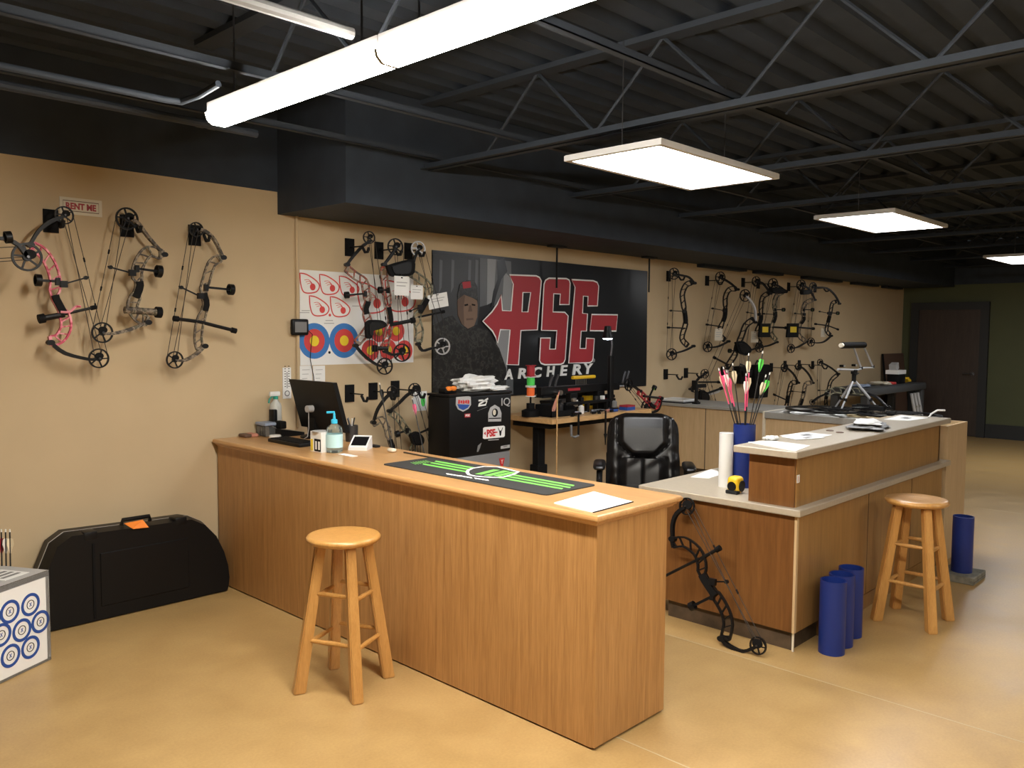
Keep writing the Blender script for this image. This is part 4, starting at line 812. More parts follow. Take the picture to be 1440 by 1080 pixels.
MB().stroke([Vector(mp_(*p)) for p in em], .016, tp, .0064, .0072, True).build('emblem_outline', 'paper', t, smooth=0)
for (xa, ya), (xb, yb) in (((668,667),(694,660.5)), ((680,669),(708,662)), ((694,669.5),(718,664))): mpoly([(xa, ya), (xa+9, ya+.9), (xb+9, yb+.9), (xb, yb)], 'lime', 'emblem_bar', .0064, .0069)
x_ = 627.
for k, w_ in enumerate((4.5, 3.5, 4, 3, 5, 3.5, 4, 3.5, -2, 4, 4.5, 4, 5)):      # unreadable white lettering
    if w_ < 0: x_ += 3; continue
    y_ = 665.6+(x_-627)*.155; mpoly([(x_, y_), (x_+w_, y_+.4), (x_+w_+1.6, y_+2.0), (x_+1.6, y_+1.7)], 'paper', 'mat_lettering'); x_ += w_+.7
# paper in clear stand
A, B, C_, D_ = [cz(*p) for p in ((779,708), (835,692), (889,706), (833,721))]
t = thing('paper_sheet', 'blank white sheet at the near end of the service counter', 'paper', ((A.x+C_.x)/2, (A.y+C_.y)/2, CT))
MB().prism([(p.x, p.y) for p in (A, D_, C_, B)], tp, 0, .003).build('sheet', 'paper', t)
MB().stroke([Vector((D_.x, D_.y-.004)), Vector((C_.x, C_.y-.004))], .006, tp, 0, .003).build('dark_edge', 'blkm', t)
# monitor
t = thing('computer_monitor', 'black computer monitor seen from behind on the counter', 'monitor', (2.98, 4.62, CT))
TL, TR = PL(409,534,0,2.86), PL(472,538,0,2.86); BL, BR = PL(421,606,0,2.95), PL(482,611,0,2.95)
zt, zb = (TL.z+TR.z)/2, max(CT+.06, (BL.z+BR.z)/2); ya, yb = (TL.y+BL.y)/2, (TR.y+BR.y)/2
def mq(y0, y1, e, d0, d1):     # slab in the tilted plane
    z0, z1 = zb+e, zt-e; f = lambda z: 2.86+(2.95-2.86)*(zt-z)/(zt-zb)
    return MB().add([(f(z)+d, y, z) for d in (d0, d1) for y, z in ((y0, z0), (y1, z0), (y1, z1), (y0, z1))], [(0,1,2,3),(7,6,5,4),(0,4,5,1),(1,5,6,2),(2,6,7,3),(3,7,4,0)])
mq(yb, ya, 0, 0, .03).build('shell', 'blk', t); mq(yb+.012, ya-.012, .012, .03, .032).build('screen', 'blkg', t)
MB().box(2.93, 2.99, 4.58, 4.66, CT+.01, zb+.12).build('stand_neck', 'blk', t); MB().lathe([(.11, 0), (.11, .008), (.09, .014)], (2.98, 4.62, CT), 28).build('stand_base', 'blk', t)
p = PL(434, 575, 0, 2.86)
MB().disc((p.y, p.z), .022, lambda u, v, d: (p.x-.002+d, u, v), -.012, .03, 16).build('webcam', 'lgrey', t)
MB().tube([p+Vector((0, 0, -.02)), p+Vector((.0, 0, -.12)), p+Vector((-.01, 0, CT-p.z+.02)), Vector((p.x-.02, p.y+.03, CT+.005))], .0025, 6).build('webcam_cable', 'lgrey', t)
# spray bottle
p = cz(383, 610); p.y = min(p.y, 4.92)
t = thing('spray_bottle', 'cloudy plastic spray bottle with white trigger head', 'bottle', p)
MB().lathe([(.034, 0), (.038, .006), (.038, .185), (.034, .205), (.018, .222), (.014, .232)], p, 24).build('body', 'cloudy', t)
MB().lathe([(.017, .235), (.017, .25), (.013, .255)], p, 18).build('collar', 'teal', t)
MB().rbox(p.x-.045, p.x+.03, p.y-.012, p.y+.012, p.z+.255, p.z+.285, .006, 2).build('spray_head', 'white', t)
MB().tube([(p.x-.02, p.y, p.z+.258), (p.x-.045, p.y, p.z+.235), (p.x-.05, p.y, p.z+.21)], .006, 8).build('trigger', 'teal', t)
# tub with pale lid
p = cz(353, 611); p.y = min(p.y, 4.90); p.x += .05
t = thing('plastic_tub', 'clear plastic tub with pale blue lid near the wall', 'tub', p)
MB().rbox(p.x-.05, p.x+.05, p.y-.06, p.y+.06, CT, CT+.07, .008, 2).build('tub', 'clear', t); MB().rbox(p.x-.055, p.x+.055, p.y-.065, p.y+.065, CT+.0705, CT+.09, .006, 2).build('lid', 'lblue', t)
for k, (px, py, m, lb) in enumerate(((324, 611, 'bronze', 'small dark sunglasses case on the counter'), (338, 611, 'plum', 'small pinkish packet on the counter'))):
    p = cz(px, py); p.y = min(p.y, 4.93-.0*k); tag(MB().rbox(p.x-.02, p.x+.03, p.y-.045, p.y+.045, CT, CT+.022, .008, 2).build('small_packet', m), lb, 'packet')
p = cz(387, 616)
tag(MB().lathe([(.014, 0), (.036, 0), (.038, .004), (.038, .016), (.036, .02), (.014, .02)], (p.x, p.y, CT), 24).build('tape_roll', 'white'), 'white roll of tape lying on the counter', 'tape')
# desk phone and black gadgets
p = cz(397, 612)
t = thing('desk_phone', 'black desk phone with upright handset beside the monitor', 'phone', p)
MB().add([(p.x-.06+a, p.y-.09+b, CT+c) for a, b, c in ((0,0,0),(.17,0,0),(.17,.18,0),(0,.18,0),(0,0,.05),(.17,0,.02),(.17,.18,.02),(0,.18,.05))], [(0,3,2,1),(4,5,6,7),(0,1,5,4),(1,2,6,5),(2,3,7,6),(3,0,4,7)]).build('base', 'blk', t)
MB().rbox(p.x-.05, p.x-.02, p.y+.02, p.y+.085, CT+.05, CT+.17, .008, 2).build('handset', 'blk', t); MB().rbox(p.x-.055, p.x-.01, p.y-.075, p.y, CT+.05, CT+.10, .008, 2).build('speaker', 'blkm', t)
MB().tube([(p.x-.05, p.y-.09, CT+.01), (p.x-.10, p.y-.16, CT+.008), (p.x-.06, p.y-.24, CT+.008), (p.x-.11, p.y-.28, CT+.008)], .004, 6).build('cord', 'blk', t)
p = cz(396, 622)
t = thing('keyboard', 'black keyboard lying across the counter edge', 'keyboard', (p.x+.03, p.y-.10, CT))
MB().rbox(p.x-.05, p.x+.08, p.y-.28, p.y+.08, CT, CT+.022, .006, 2).build('body', 'blk', t)
for i in range(4):
    MB().box(p.x-.04+.029*i, p.x-.015+.029*i, p.y-.265, p.y+.065, CT+.022, CT+.026).build('key_row', 'blkm', t)
# battery box
p = cz(447, 636); p.x += .03; p.y += .02
t = thing('product_carton', 'white and black carton with yellow side stripe beside the sanitizer', 'box', p)
MB().box(p.x-.03, p.x+.03, p.y-.055, p.y+.055, CT, CT+.115).build('carton', 'paper', t)
MB().box(p.x-.031, p.x-.03, p.y-.05, p.y+.015, CT+.005, CT+.075).build('black_panel', 'blkm', t)
for k in range(2): MB().box(p.x-.032, p.x-.031, p.y-.042+.03*k, p.y-.026+.03*k, CT+.015, CT+.062).build('printed_tube', 'paper', t)
MB().box(p.x-.0315, p.x-.03, p.y+.03, p.y+.05, CT+.005, CT+.07).build('yellow_stripe', 'yellow', t)
MB().lathe([(.045, 0), (.045, .004)], (p.x, p.y, CT+.115), 20, (0, 0, 1)).build('round_lid', 'lgrey', t)
# sanitizer
p = cz(469, 637)
p.x += .02; p.y += .02
t = thing('sanitizer_bottle', 'clear hand sanitizer bottle with blue pump', 'bottle', p)
MB().lathe([(.040, 0), (.046, .008), (.047, .07), (.047, .12), (.040, .145), (.020, .158), (.016, .165)], p, 28).build('body', 'gel', t)
MB().shell([(.0475, .03), (.0475, .105)], p, 28).build('label', 'clabel', t)
MB().lathe([(.018, .165), (.018, .185), (.008, .19), (.006, .215)], p, 16).build('pump_collar', 'aqua', t)
MB().tube([(p.x, p.y, CT+.215), (p.x, p.y, CT+.228), (p.x-.03, p.y+.03, CT+.226)], .007, 8).build('pump_nozzle', 'aqua', t)
# pen cup
p = cz(492, 620); p.y -= .02
t = thing('pen_cup', 'dark mesh pen cup behind the card terminal', 'cup', p)
MB().shell([(.038, 0), (.040, .10), (.038, .10), (.036, .004)], p, 20).build('cup', 'dsteel', t); MB().lathe([(0, 0), (.037, 0), (.037, .004), (0, .004)], p, 20).build('bottom', 'dsteel', t)
for k, (m, a) in enumerate((('blk', .3), ('grey', 1.7), ('white', 4.2), ('dsteel', 3.1))):
    o = tag(MB().tube([(p.x-.018*math.cos(a), p.y-.018*math.sin(a), CT+.006), (p.x+.03*math.cos(a), p.y+.03*math.sin(a), CT+.145)], .004, 6).build('pen', m), {'blk': 'black', 'grey': 'grey', 'white': 'white', 'dsteel': 'metal'}[m]+' pen standing in the mesh cup', 'pen')
# card terminal
p = cz(503, 632); p.x += .02
t = thing('card_terminal', 'white wedge card terminal with black screen', 'card terminal', p)
R45 = Matrix.Rotation(math.radians(38), 3, 'Z')
def ct(v): q_ = R45 @ Vector(v); return (p.x+q_.x, p.y+q_.y, CT+v[2])
MB().add([ct(v) for v in ((-.06,-.055,0),(.06,-.055,0),(.06,.055,0),(-.06,.055,0),(-.06,-.055,.018),(.05,-.055,.075),(.05,.055,.075),(-.06,.055,.018))], [(0,3,2,1),(4,5,6,7),(0,1,5,4),(1,2,6,5),(2,3,7,6),(3,0,4,7)]).build('wedge', 'white', t)
MB().add([ct(v) for v in ((-.045,-.045,.0275),(.035,-.045,.069),(.035,.045,.069),(-.045,.045,.0275))], [(0,1,2,3)]).build('screen', 'blkg', t)
p = cz(487, 640); tag(MB().rbox(p.x-.02, p.x+.02, p.y-.08, p.y+.05, CT, CT+.003, .001, 1).build('receipt', 'paper'), 'small curled receipt beside the sanitizer', 'paper')
p = cz(551, 636); tag(MB().puff((p.x, p.y, CT+.012), .02, .03, .012, .8).build('crumpled_wrapper', 'cream'), 'crumpled cream wrapper behind the mat', 'wrapper')
a, b_ = cz(568, 637), cz(640, 651); tag(MB().tube([(a.x, a.y, CT+.004), (b_.x, b_.y, CT+.004)], .004, 6).build('arrow_shaft', 'carbon'), 'bare black arrow shaft lying behind the mat', 'arrow shaft')
p = cz(512, 629); tag(MB().rbox(p.x+.03, p.x+.07, p.y-.07, p.y+.0, CT, CT+.014, .006, 2).build('computer_mouse', 'blk'), 'black mouse behind the card terminal', 'mouse')
# two loose arrows standing behind the counter
for (a, e, m, lb) in (((552,634), (534,541), 'blkm', 'black fletched arrow leaning behind the counter'), ((597,640), (580,562), 'vpink', 'pink fletched arrow leaning behind the counter')):
    n1 = PL(e[0], e[1], 1, 4.45); f1 = PL(a[0], a[1], 1, 4.35); dr = (f1-n1); f2 = n1+dr*((.0-n1.z)/dr.z)
    f2 = n1+dr*((.002-n1.z)/dr.z)
    arrow(f2, n1, lb, m)
# ================================================================== sticker-covered chest
cy = 4.42
a, e = PL(632, 600, 1, cy), PL(719, 600, 1, cy); z0, z1 = PL(719, 633, 1, cy).z, PL(719, 553, 1, cy).z
kx0, kx1 = a.x, e.x
t = thing('grey_chest', 'grey lower chest under the black sticker-covered chest', 'chest', ((kx0+kx1)/2, cy+.2, 0))
MB().rbox(kx0, kx1, cy+.01, cy+.24, .03, z0-.004, .01, 2).build('body', 'grey', t)
for i in range(4): MB().box(kx0+.04+(kx1-kx0-.12)*(i % 2), kx0+.08+(kx1-kx0-.12)*(i % 2), cy+.03+.15*(i//2), cy+.07+.15*(i//2), 0, .03).build('foot', 'blk', t)
km = lambda u, v, d: (u, cy-d, v)
lx, lz = [(p.x, p.z) for p in [PL(707, 650, 1, cy)]][0]
km2 = lambda u, v, d: (u, cy+.01-d, v)
o = MB().prism([(lx-.03, lz+.03), (lx+.03, lz+.03), (lx+.01, lz-.04), (lx-.01, lz-.04)], km2, 0, .002).build('red_logo', 'redp', t); MB().text('Y', lx-.012, lx+.012, lz-.012, lz+.02, km2, .002, .003).build('logo_letter', 'white', t, smooth=0)
t = thing('black_chest', 'black chest covered with archery stickers', 'chest', ((kx0+kx1)/2, cy+.2, z0))
MB().rbox(kx0, kx1, cy, cy+.24, z0, z1, .012, 2).build('body', 'blk', t)
MB().rbox(kx0-.005, kx1+.005, cy-.006, cy+.245, z1, z1+.02, .006, 2).build('lid', 'blk', t)
K = lambda x, y: (lambda p: (p.x, p.z))(PL(600+x/10.286, 540+y/10.286, 1, cy))
def kp(P, m, nm, d1=.002): return MB().prism([K(*p) for p in P], km, 0, d1).build(nm, m, t, smooth=0)
def kt(s_, x0, x1, y0, y1, m, par, d1=.003, sh=0, bo=.02):
    a_, b1 = K(x0, y1), K(x1, y0); return MB().text(s_, a_[0], b1[0], a_[1], b1[1], km, 0, d1, sh, bo).build('sticker_lettering', m, par, smooth=0)
o = kp([(425,180),(480,165),(525,150),(580,170),(635,185),(640,300),(600,360),(525,400),(450,365),(420,300)], 'lgrey', 'shield_sticker'); MB().prism([K(*p) for p in ((440,290),(620,300),(590,345),(525,378),(465,350))], km, 0, .003).build('shield_field', 'dblue', o, smooth=0); [MB().prism([K(*p) for p in ((450+34*k, 285-12*(k % 2)), (476+34*k, 285), (480+34*k, 232+8*(k % 3)), (455+34*k, 226+9*(k % 2)))], km, 0, .003).build('sticker_stroke', 'redp', o, smooth=0) for k in range(5)]
o = kt('QAD', 728, 880, 330, 390, 'white', t, sh=.25, bo=.04); MB().stroke([Vector(K(*p)) for p in ((885,210),(760,290),(745,315),(850,300),(870,250),(800,235),(750,240))], .012, km, 0, .003).build('sticker_swoosh', 'white', o, smooth=0)
kt('IQ', 1080, 1205, 195, 335, 'lgrey', t, bo=.0)
o = kp([(890,545),(890,420),(920,340),(985,300),(1050,340),(1080,420),(1075,540)], 'lgrey', 'arched_sticker'); MB().disc(K(985, 415), .032, km, 0, .003, 20).build('sticker_disc', 'blkm', o); MB().disc(K(975, 410), .016, km, 0, .004, 14, .022).build('sticker_figure', 'cream', o); MB().prism([K(*p) for p in ((895,492),(1072,486),(1072,500),(895,506))], km, 0, .003).build('sticker_line', 'blkm', o)
P = [(815,640),(835,625),(1110,602),(1130,615),(1128,750),(1112,768),(835,795),(812,785)]
o = kp(P, 'paper', 'white_sticker'); kt('PSE', 865, 990, 645, 770, 'redp', o, bo=.05)
MB().prism([K(*p) for p in ((825,715),(850,685),(850,742))], km, 0, .003).build('arrow_head', 'redp', o, smooth=0); MB().prism([K(*p) for p in ((985,690),(1020,688),(1020,705),(985,708))], km, 0, .003).build('arrow_tail', 'redp', o, smooth=0)
MB().prism([K(*p) for p in ((1045,680),(1080,678),(1072,745),(1055,748))], km, 0, .003).build('deer_head', 'blkm', o, smooth=0)
for s_ in (-1, 1): MB().stroke([Vector(K(*p)) for p in ((1063+s_*5,680),(1063+s_*22,665),(1063+s_*32,630))], .006, km, 0, .003).build('antler', 'blkm', o, smooth=0)
o = kp([(545,430),(635,425),(630,480),(550,485)], 'red', 'small_sticker'); kt('PSE', 560, 620, 435, 472, 'paper', o)
o = kp([(1072,898),(1200,876),(1198,920),(1070,940)], 'lgrey', 'torn_sticker'); MB().prism([K(*p) for p in ((1100,900),(1165,888),(1160,904),(1110,914))], km, 0, .003).build('sticker_mark', 'grey', o, smooth=0)
kp([(725,980),(740,890),(790,850),(770,920),(745,980)], 'grey', 'feather_sticker')
kp([(890,805),(1040,797),(1040,808),(890,818)], 'lgrey', 'small_line_sticker')
# bag and orange holder on the chest
pz = z1+.02
def crumple(x, y, z): 
    n_ = .16*math.sin(7*x+3*z)+.13*math.sin(9*y+5*x+1)+.10*math.sin(13*z+4*y); return (x*(1+n_), y*(1+n_), z*(1+n_*.7) if z > 0 else z)
tag(MB().puff((kx0+.36, cy+.12, pz+.058), .16, .09, .062, .8, nu=36, nv=20, fn=crumple).build('plastic_bag', 'white', smooth=25), 'crumpled white plastic bag on the sticker-covered chest', 'bag')
tag(MB().puff((kx1-.12, cy+.06, pz+.02), .10, .05, .02, .5, fn=crumple, nu=30).build('folded_cloth', 'paper', smooth=25), 'flat white cloth hanging at the chest lid edge', 'cloth')
o = thing('orange_holder', 'black and orange gadget beside the white bag', 'gadget', (kx0+.08, cy+.12, pz)); MB().rbox(kx0+.03, kx0+.15, cy+.08, cy+.16, pz, pz+.04, .012, 2).build('body', 'blk', o); MB().puff((kx0+.07, cy+.085, pz+.035), .025, .02, .018, .9).puff((kx0+.115, cy+.085, pz+.035), .025, .02, .018, .9).build('orange_pads', 'orange', o)
# ================================================================== work bench
ZB_ = .915
c0 = FL(777, 590, ZB_); bx0, by0 = c0.x, c0.y; bx1 = FL(905, 574, ZB_).x
t = thing('work_bench', 'standing work bench with pine top and black legs', 'bench', ((bx0+bx1)/2, (by0+WALL)/2, 0))
MB().rbox(bx0, bx1, by0, WALL-.03, ZB_-.042, ZB_, .003, 1).build('bench_top', 'bench', t)
MB().box(bx0+.06, bx1-.06, by0+.08, by0+.50, ZB_-.09, ZB_-.042).build('steel_frame', 'blkm', t)
for x in (bx0+.12, bx1-.22):
    MB().rbox(x, x+.09, by0+.26, by0+.33, .35, ZB_-.09, .006, 1).rbox(x-.015, x+.105, by0+.245, by0+.345, .04, .50, .006, 1).build('leg', 'blkm', t); MB().rbox(x, x+.09, by0+.0, by0+.58, 0, .04, .006, 1).build('foot', 'blkm', t)
bz = lambda px, py: FL(px, py, ZB_)
def bplane(y): return lambda px, py: PL(px, py, 1, y)
# thread spools on a post
p = PL(746, 582, 1, 4.68); p.z = ZB_
q = bplane(p.y)
t = thing('spool_stand', 'black stand carrying stacked thread spools on the bench', 'spool stand', (p.x, p.y, ZB_))
zt_ = q(746, 513).z; MB().lathe([(.075, 0), (.075, .05), (.05, .06), (.035, .065), (.035, .11), (.008, .112), (.008, zt_-ZB_)], (p.x, p.y, ZB_), 20).build('stand', 'blkm', t)
for (ya, yb, m, lb) in ((513.5, 529, 'sred', 'dark red thread spool at the top of its stack'), (529.6, 543, 'sgreen', 'bright green thread spool in the middle of its stack'), (543.6, 557.5, 'sorange', 'orange thread spool at the foot of its stack')):
    zb2, zt2 = q(746, yb).z, q(746, ya).z; o = thing('thread_spool', lb, 'spool', (p.x, p.y, zb2)); h = zt2-zb2
    for zf in (0, h-.006): MB().lathe([(.0085, zf), (.045, zf), (.045, zf+.006), (.0085, zf+.006)], (p.x, p.y, zb2), 22).build('flange', 'white' if m != 'sred' else 'sred', o)
    MB().lathe([(.0086, .006), (.032, .006), (.034, h/2), (.032, h-.006), (.0086, h-.006)], (p.x, p.y, zb2), 22).build('thread', m, o)
# bow press
yb_ = by0+.30; q = bplane(yb_)
t = thing('bow_press', 'black steel bow press with prongs on the bench', 'bow press', (q(800,570).x, yb_, ZB_))
zz0, zz1 = q(800, 553).z, q(800, 542).z; xa, xb = q(758, 550).x, q(868, 545).x
MB().rbox(xa, xb, yb_-.03, yb_+.03, zz0, zz1, .004, 1).build('beam', 'blk', t)
MB().box(q(795,547).x, q(812,547).x, yb_-.032, yb_-.03, (zz0+zz1)/2-.012, (zz0+zz1)/2+.012).build('red_label', 'red', t)
for px in (804, 842): MB().rbox(q(px-5,560).x, q(px+5,560).x, yb_-.03, yb_+.03, ZB_, zz0, .004, 1).build('pedestal', 'blk', t)
MB().box(q(803,566).x, q(809,566).x, yb_-.032, yb_-.03, zz0-.12, zz0-.06).build('white_label', 'paper', t)
for px in (771, 779, 874, 879):
    x = q(px, 545).x; MB().tube([(x, yb_-.01, zz1-.01), (x+.015, yb_-.01, zz1+.04), (x+.045, yb_-.01, zz1+.10)], .011, 8).build('prong', 'dsteel', t)
MB().tube([(q(777,552).x, yb_-.03, zz0+.02), (q(777,552).x, yb_-.10, zz0+.02)], .022, 12).build('crank_hub', 'steel', t); MB().tube([(xb, yb_, zz0+.03), (xb+.10, yb_, zz0+.03)], .012, 10).build('screw', 'steel', t)
MB().box(xa, xa+.16, yb_-.05, yb_+.05, zz0-.02, zz0-.002).build('tool_shelf', 'blkm', t)
# things around it
x0, x1 = q(809,533).x, q(834,533).x; zt_ = zz1+.001
t = thing('yellow_tool_rack', 'yellow-handled hex key set standing on the press', 'tool', ((x0+x1)/2, yb_, zt_))
MB().rbox(x0-.04, x1+.02, yb_-.02, yb_+.02, zt_+.05, zt_+.08, .01, 2).build('handle', 'yel', t)
for k in range(6): MB().tube([(x0+.01+.028*k, yb_, zt_), (x0+.01+.028*k, yb_, zt_+.05)], .003, 6).build('hex_key', 'steel', t)
t = thing('yellow_box', 'small yellow box standing behind the press', 'box', (q(842,557).x, yb_+.12, ZB_)); xx = q(842, 557).x; MB().rbox(xx-.05, xx+.04, yb_+.08, yb_+.16, ZB_, ZB_+.12, .008, 2).build('box', 'yel', t); MB().box(xx-.03, xx+.02, yb_+.078, yb_+.08, ZB_+.03, ZB_+.07).build('label', 'blkm', t)
t = thing('tool_tray', 'black tray full of tools on the bench', 'tray', (q(762,580).x, by0+.15, ZB_)); xa_ = bz(752, 588).x
xa_ = bx0+.10
MB().box(xa_, xa_+.30, by0+.10, by0+.28, ZB_, ZB_+.006).box(xa_, xa_+.006, by0+.10, by0+.28, ZB_, ZB_+.10).box(xa_+.294, xa_+.30, by0+.10, by0+.28, ZB_, ZB_+.08).box(xa_, xa_+.30, by0+.274, by0+.28, ZB_, ZB_+.10).box(xa_, xa_+.30, by0+.10, by0+.106, ZB_, ZB_+.05).build('tray', 'blkm', t)
t = thing('copper_pliers', 'pliers with copper-coloured handles in the tool tray', 'pliers', (xa_+.15, by0+.17, ZB_+.006))
for s_ in (0, .03): MB().tube([(xa_+.08+s_, by0+.17, ZB_+.03), (xa_+.14+s_*.5, by0+.18, ZB_+.12), (xa_+.19, by0+.18, ZB_+.20)], [.009, .009, .004], 8).build('handle', 'plum', t)
for k, (dx, dy, m, lb) in enumerate(((.62, .10, 'dsteel', 'dark pliers lying at the front of the bench'), (.72, .14, 'grey', 'grey wrench lying at the front of the bench'), (.82, .09, 'plum', 'copper-handled cutter lying at the front of the bench'))):
    tag(MB().tube([(bx0+dx, by0+dy, ZB_+.012), (bx0+dx+.10, by0+dy+.02, ZB_+.014), (bx0+dx+.16, by0+dy, ZB_+.010)], [.012, .010, .006], 8).build('hand_tool', m), lb, 'tool')
xx = bz(893, 576).x
t = thing('parts_bin', 'small red and blue parts box at the bench end', 'box', (xx, by0+.1, ZB_)); xx = bx0+1.08; MB().box(xx, xx+.12, by0+.05, by0+.14, ZB_, ZB_+.03).build('tray', 'dblue', t); MB().box(xx, xx+.12, by0+.05, by0+.14, ZB_+.0305, ZB_+.045).build('lid', 'sred', t)
for k, (dx, dy, wx, wy, h, m, lb) in enumerate(((.42, .40, .16, .12, .10, 'blkm', 'black parts drawer behind the press'), (.62, .46, .14, .10, .14, 'grey', 'grey parts box behind the press'), (.95, .42, .18, .12, .16, 'blkm', 'tall black parts box near the lamp'), (1.16, .34, .12, .10, .12, 'sred', 'red parts box near the clamped bow'), (.88, .05, .07, .05, .035, 'dblue', 'blue pocket box at the bench front'))):
    o = thing('parts_box', lb, 'box', (bx0+dx+wx/2, by0+dy+wy/2, ZB_)); MB().rbox(bx0+dx, bx0+dx+wx, by0+dy, by0+dy+wy, ZB_, ZB_+h*.75, .006, 1).build('box', m, o); MB().rbox(bx0+dx-.003, bx0+dx+wx+.003, by0+dy-.003, by0+dy+wy+.003, ZB_+h*.75, ZB_+h, .006, 1).build('lid', 'blk', o)
for k, (dx, dy, h, m, lb) in enumerate(((.33, .20, .13, 'dsteel', 'dark spray can beside the tool tray'), (.56, .16, .09, 'white', 'small white glue bottle on the bench'), (1.02, .15, .11, 'grey', 'grey bottle beside the lamp foot'))):
    o = thing('small_bottle', lb, 'bottle', (bx0+dx, by0+dy, ZB_)); MB().lathe([(.022, 0), (.024, .004), (.024, h*.7), (.012, h*.8), (.010, h*.82)], (bx0+dx, by0+dy, ZB_), 16).build('body', m, o); MB().lathe([(.011, h*.82), (.011, h), (.006, h)], (bx0+dx, by0+dy, ZB_), 12).build('cap', 'blk', o)
for k in range(9):
    dx, dy = .38+.085*k, .035+.05*((k*7) % 3); a_ = .5+1.3*math.sin(k*2.1); L_ = .06+.02*(k % 3)
    o = thing('hand_tool', ('dark pliers', 'black screwdriver', 'steel hex wrench')[k % 3]+' in the tool clutter along the bench front', 'tool', (bx0+dx, by0+dy, ZB_), 'loose tools along the bench front')
    A_ = Vector((bx0+dx, by0+dy+.03, ZB_+.012)); dv = Vector((math.cos(a_), .35*math.sin(a_), 0))*L_
    MB().tube([A_-dv, A_], .011, 8).build('handle', ('blkm', 'blk', 'dsteel')[k % 3], o); MB().tube([A_, A_+dv*.9], [.007, .004], 6).build('shank', 'dsteel', o)
t = thing('press_stand', 'black lower rail carrying scales under the bow press', 'rail', (bx0+.6, yb_-.09, ZB_))
MB().rbox(bx0+.40, bx0+1.02, yb_-.11, yb_-.07, ZB_+.075, ZB_+.10, .004, 1).build('rail', 'blk', t)
for x in (bx0+.44, bx0+.70, bx0+.98): MB().rbox(x-.015, x+.015, yb_-.11, yb_-.07, ZB_, ZB_+.075, .003, 1).build('post', 'blk', t)
for x, m in ((bx0+.52, 'steel'), (bx0+.62, 'blkm'), (bx0+.83, 'dsteel'), (bx0+.92, 'white')): MB().rbox(x-.02, x+.02, yb_-.105, yb_-.075, ZB_+.10, ZB_+.135, .004, 1).build('slider', m, t)
# clamps hanging at the bench front
for px, py0, py1, lb in ((813, 574, 614, 'black bar clamp with wide loop gripping the bench edge'), (851, 572, 612, 'slim black bar clamp gripping the bench edge')):
    q_ = bplane(by0-.015); x = q_(px, 590).x; z0_, z1_ = q_(px, py1).z, ZB_+.03
    t = thing('bar_clamp', lb, 'clamp', (x, by0-.02, z0_))
    MB().tube([(x, by0+.05, ZB_+.012), (x, by0+.04, z1_), (x, by0-.02, z1_), (x, by0-.02, z0_+.01)], .009, 8).build('bar', 'blk', t)
    if px == 813: MB().tube([(x, by0-.02, z0_+.01), (x-.05, by0-.02, z0_), (x-.09, by0-.02, z0_+.015), (x-.095, by0-.02, ZB_-.06)], .010, 8).build('loop', 'grey', t)
    else: MB().tube([(x, by0-.02, z0_+.01), (x-.012, by0-.03, z0_-.02), (x-.012, by0-.03, z0_-.08)], [.016, .008, .004], 8).build('screw_handle', 'blk', t)
    MB().tube([(x, by0+.05, ZB_), (x, by0+.05, ZB_+.012)], .016, 10).build('jaw', 'blk', t)
t = None
q_ = bplane(by0-.01); x = q_(783, 600).x
tag(MB().tube([(x, by0-.012, 0), (x, by0-.012, q_(784, 556).z)], .006, 8).build('wooden_stick', 'bench'), 'thin wooden stick leaning on the bench corner', 'stick')
# task lamp
yl = by0+.22; q = bplane(yl); x = q(859, 520).x
t = thing('task_lamp', 'black task lamp with lit white head on the bench', 'lamp', (x, yl, ZB_))
MB().lathe([(.05, 0), (.05, .02), (.03, .025)], (x, yl, ZB_), 20).build('base', 'blk', t)
z1_ = q(859, 500).z; z2_ = q(859, 470).z
MB().rbox(x-.028, x+.028, yl-.02, yl+.02, ZB_+.02, z1_, .006, 1).build('post', 'blk', t); MB().tube([(x, yl, z1_), (x+.015, yl, (z1_+z2_)/2), (x, yl, z2_)], .010, 8).build('arm', 'dsteel', t)
hx = q(852, 470).x; MB().lathe([(.052, 0), (.050, .02), (.036, .06), (.030, .11), (.012, .115)], (hx, yl-.02, q(852, 476).z), 24).build('head', 'blk', t)
MB().lathe([(0, -.012), (.030, -.009), (.046, 0), (0, .002)], (hx, yl-.02, q(852, 476).z), 24).build('bulb', 'led', t)
# bow clamped at the bench end
bow('red and black compound bow clamped at the end of the bench', Frame((0, by0+.12, 0), (1, 0, 0), (0, 0, 1)), ZP, dict(camT=(884,541), rT=9, camB=(908,573), rB=10, limbT=[(884,541),(892,544),(900,550)], riser=[(898,551),(904,556),(910,563),(915,570),(922,572),(926,566),(929,560)], limbB=[(930,560),(926,575),(916,580),(908,573)], stab=[((905,557),(930,560),.012)], sight=((912,560),(919,545))), rm='sred', side=-1, rw=.05, lm='blk')
p = PL(934, 556, 1, 4.75)
t = thing('paper_stack', 'stack of white papers at the end of the dark grey counter', 'paper', (7.42, 4.72, BT)); 
for k in range(3): MB().box(7.28+.01*k, 7.58-.01*k, 4.60+.005*k, 4.92-.008*k, BT+.012*k, BT+.012*k+.0115).build('paper_block', ('blkm', 'lgrey', 'paper')[k], t)
t = thing('small_vise', 'small black vise standing by the paper stack', 'vise', (7.36, 4.5, BT)); MB().box(7.33, 7.39, 4.47, 4.53, BT, BT+.02).tube([(7.36, 4.5, BT+.02), (7.36, 4.5, BT+.16)], .018, 10).build('post', 'blk', t); MB().rbox(7.32, 7.52, 4.48, 4.52, BT+.16, BT+.20, .006, 1).rbox(7.31, 7.34, 4.47, 4.53, BT+.14, BT+.24, .006, 1).build('jaws', 'blk', t)
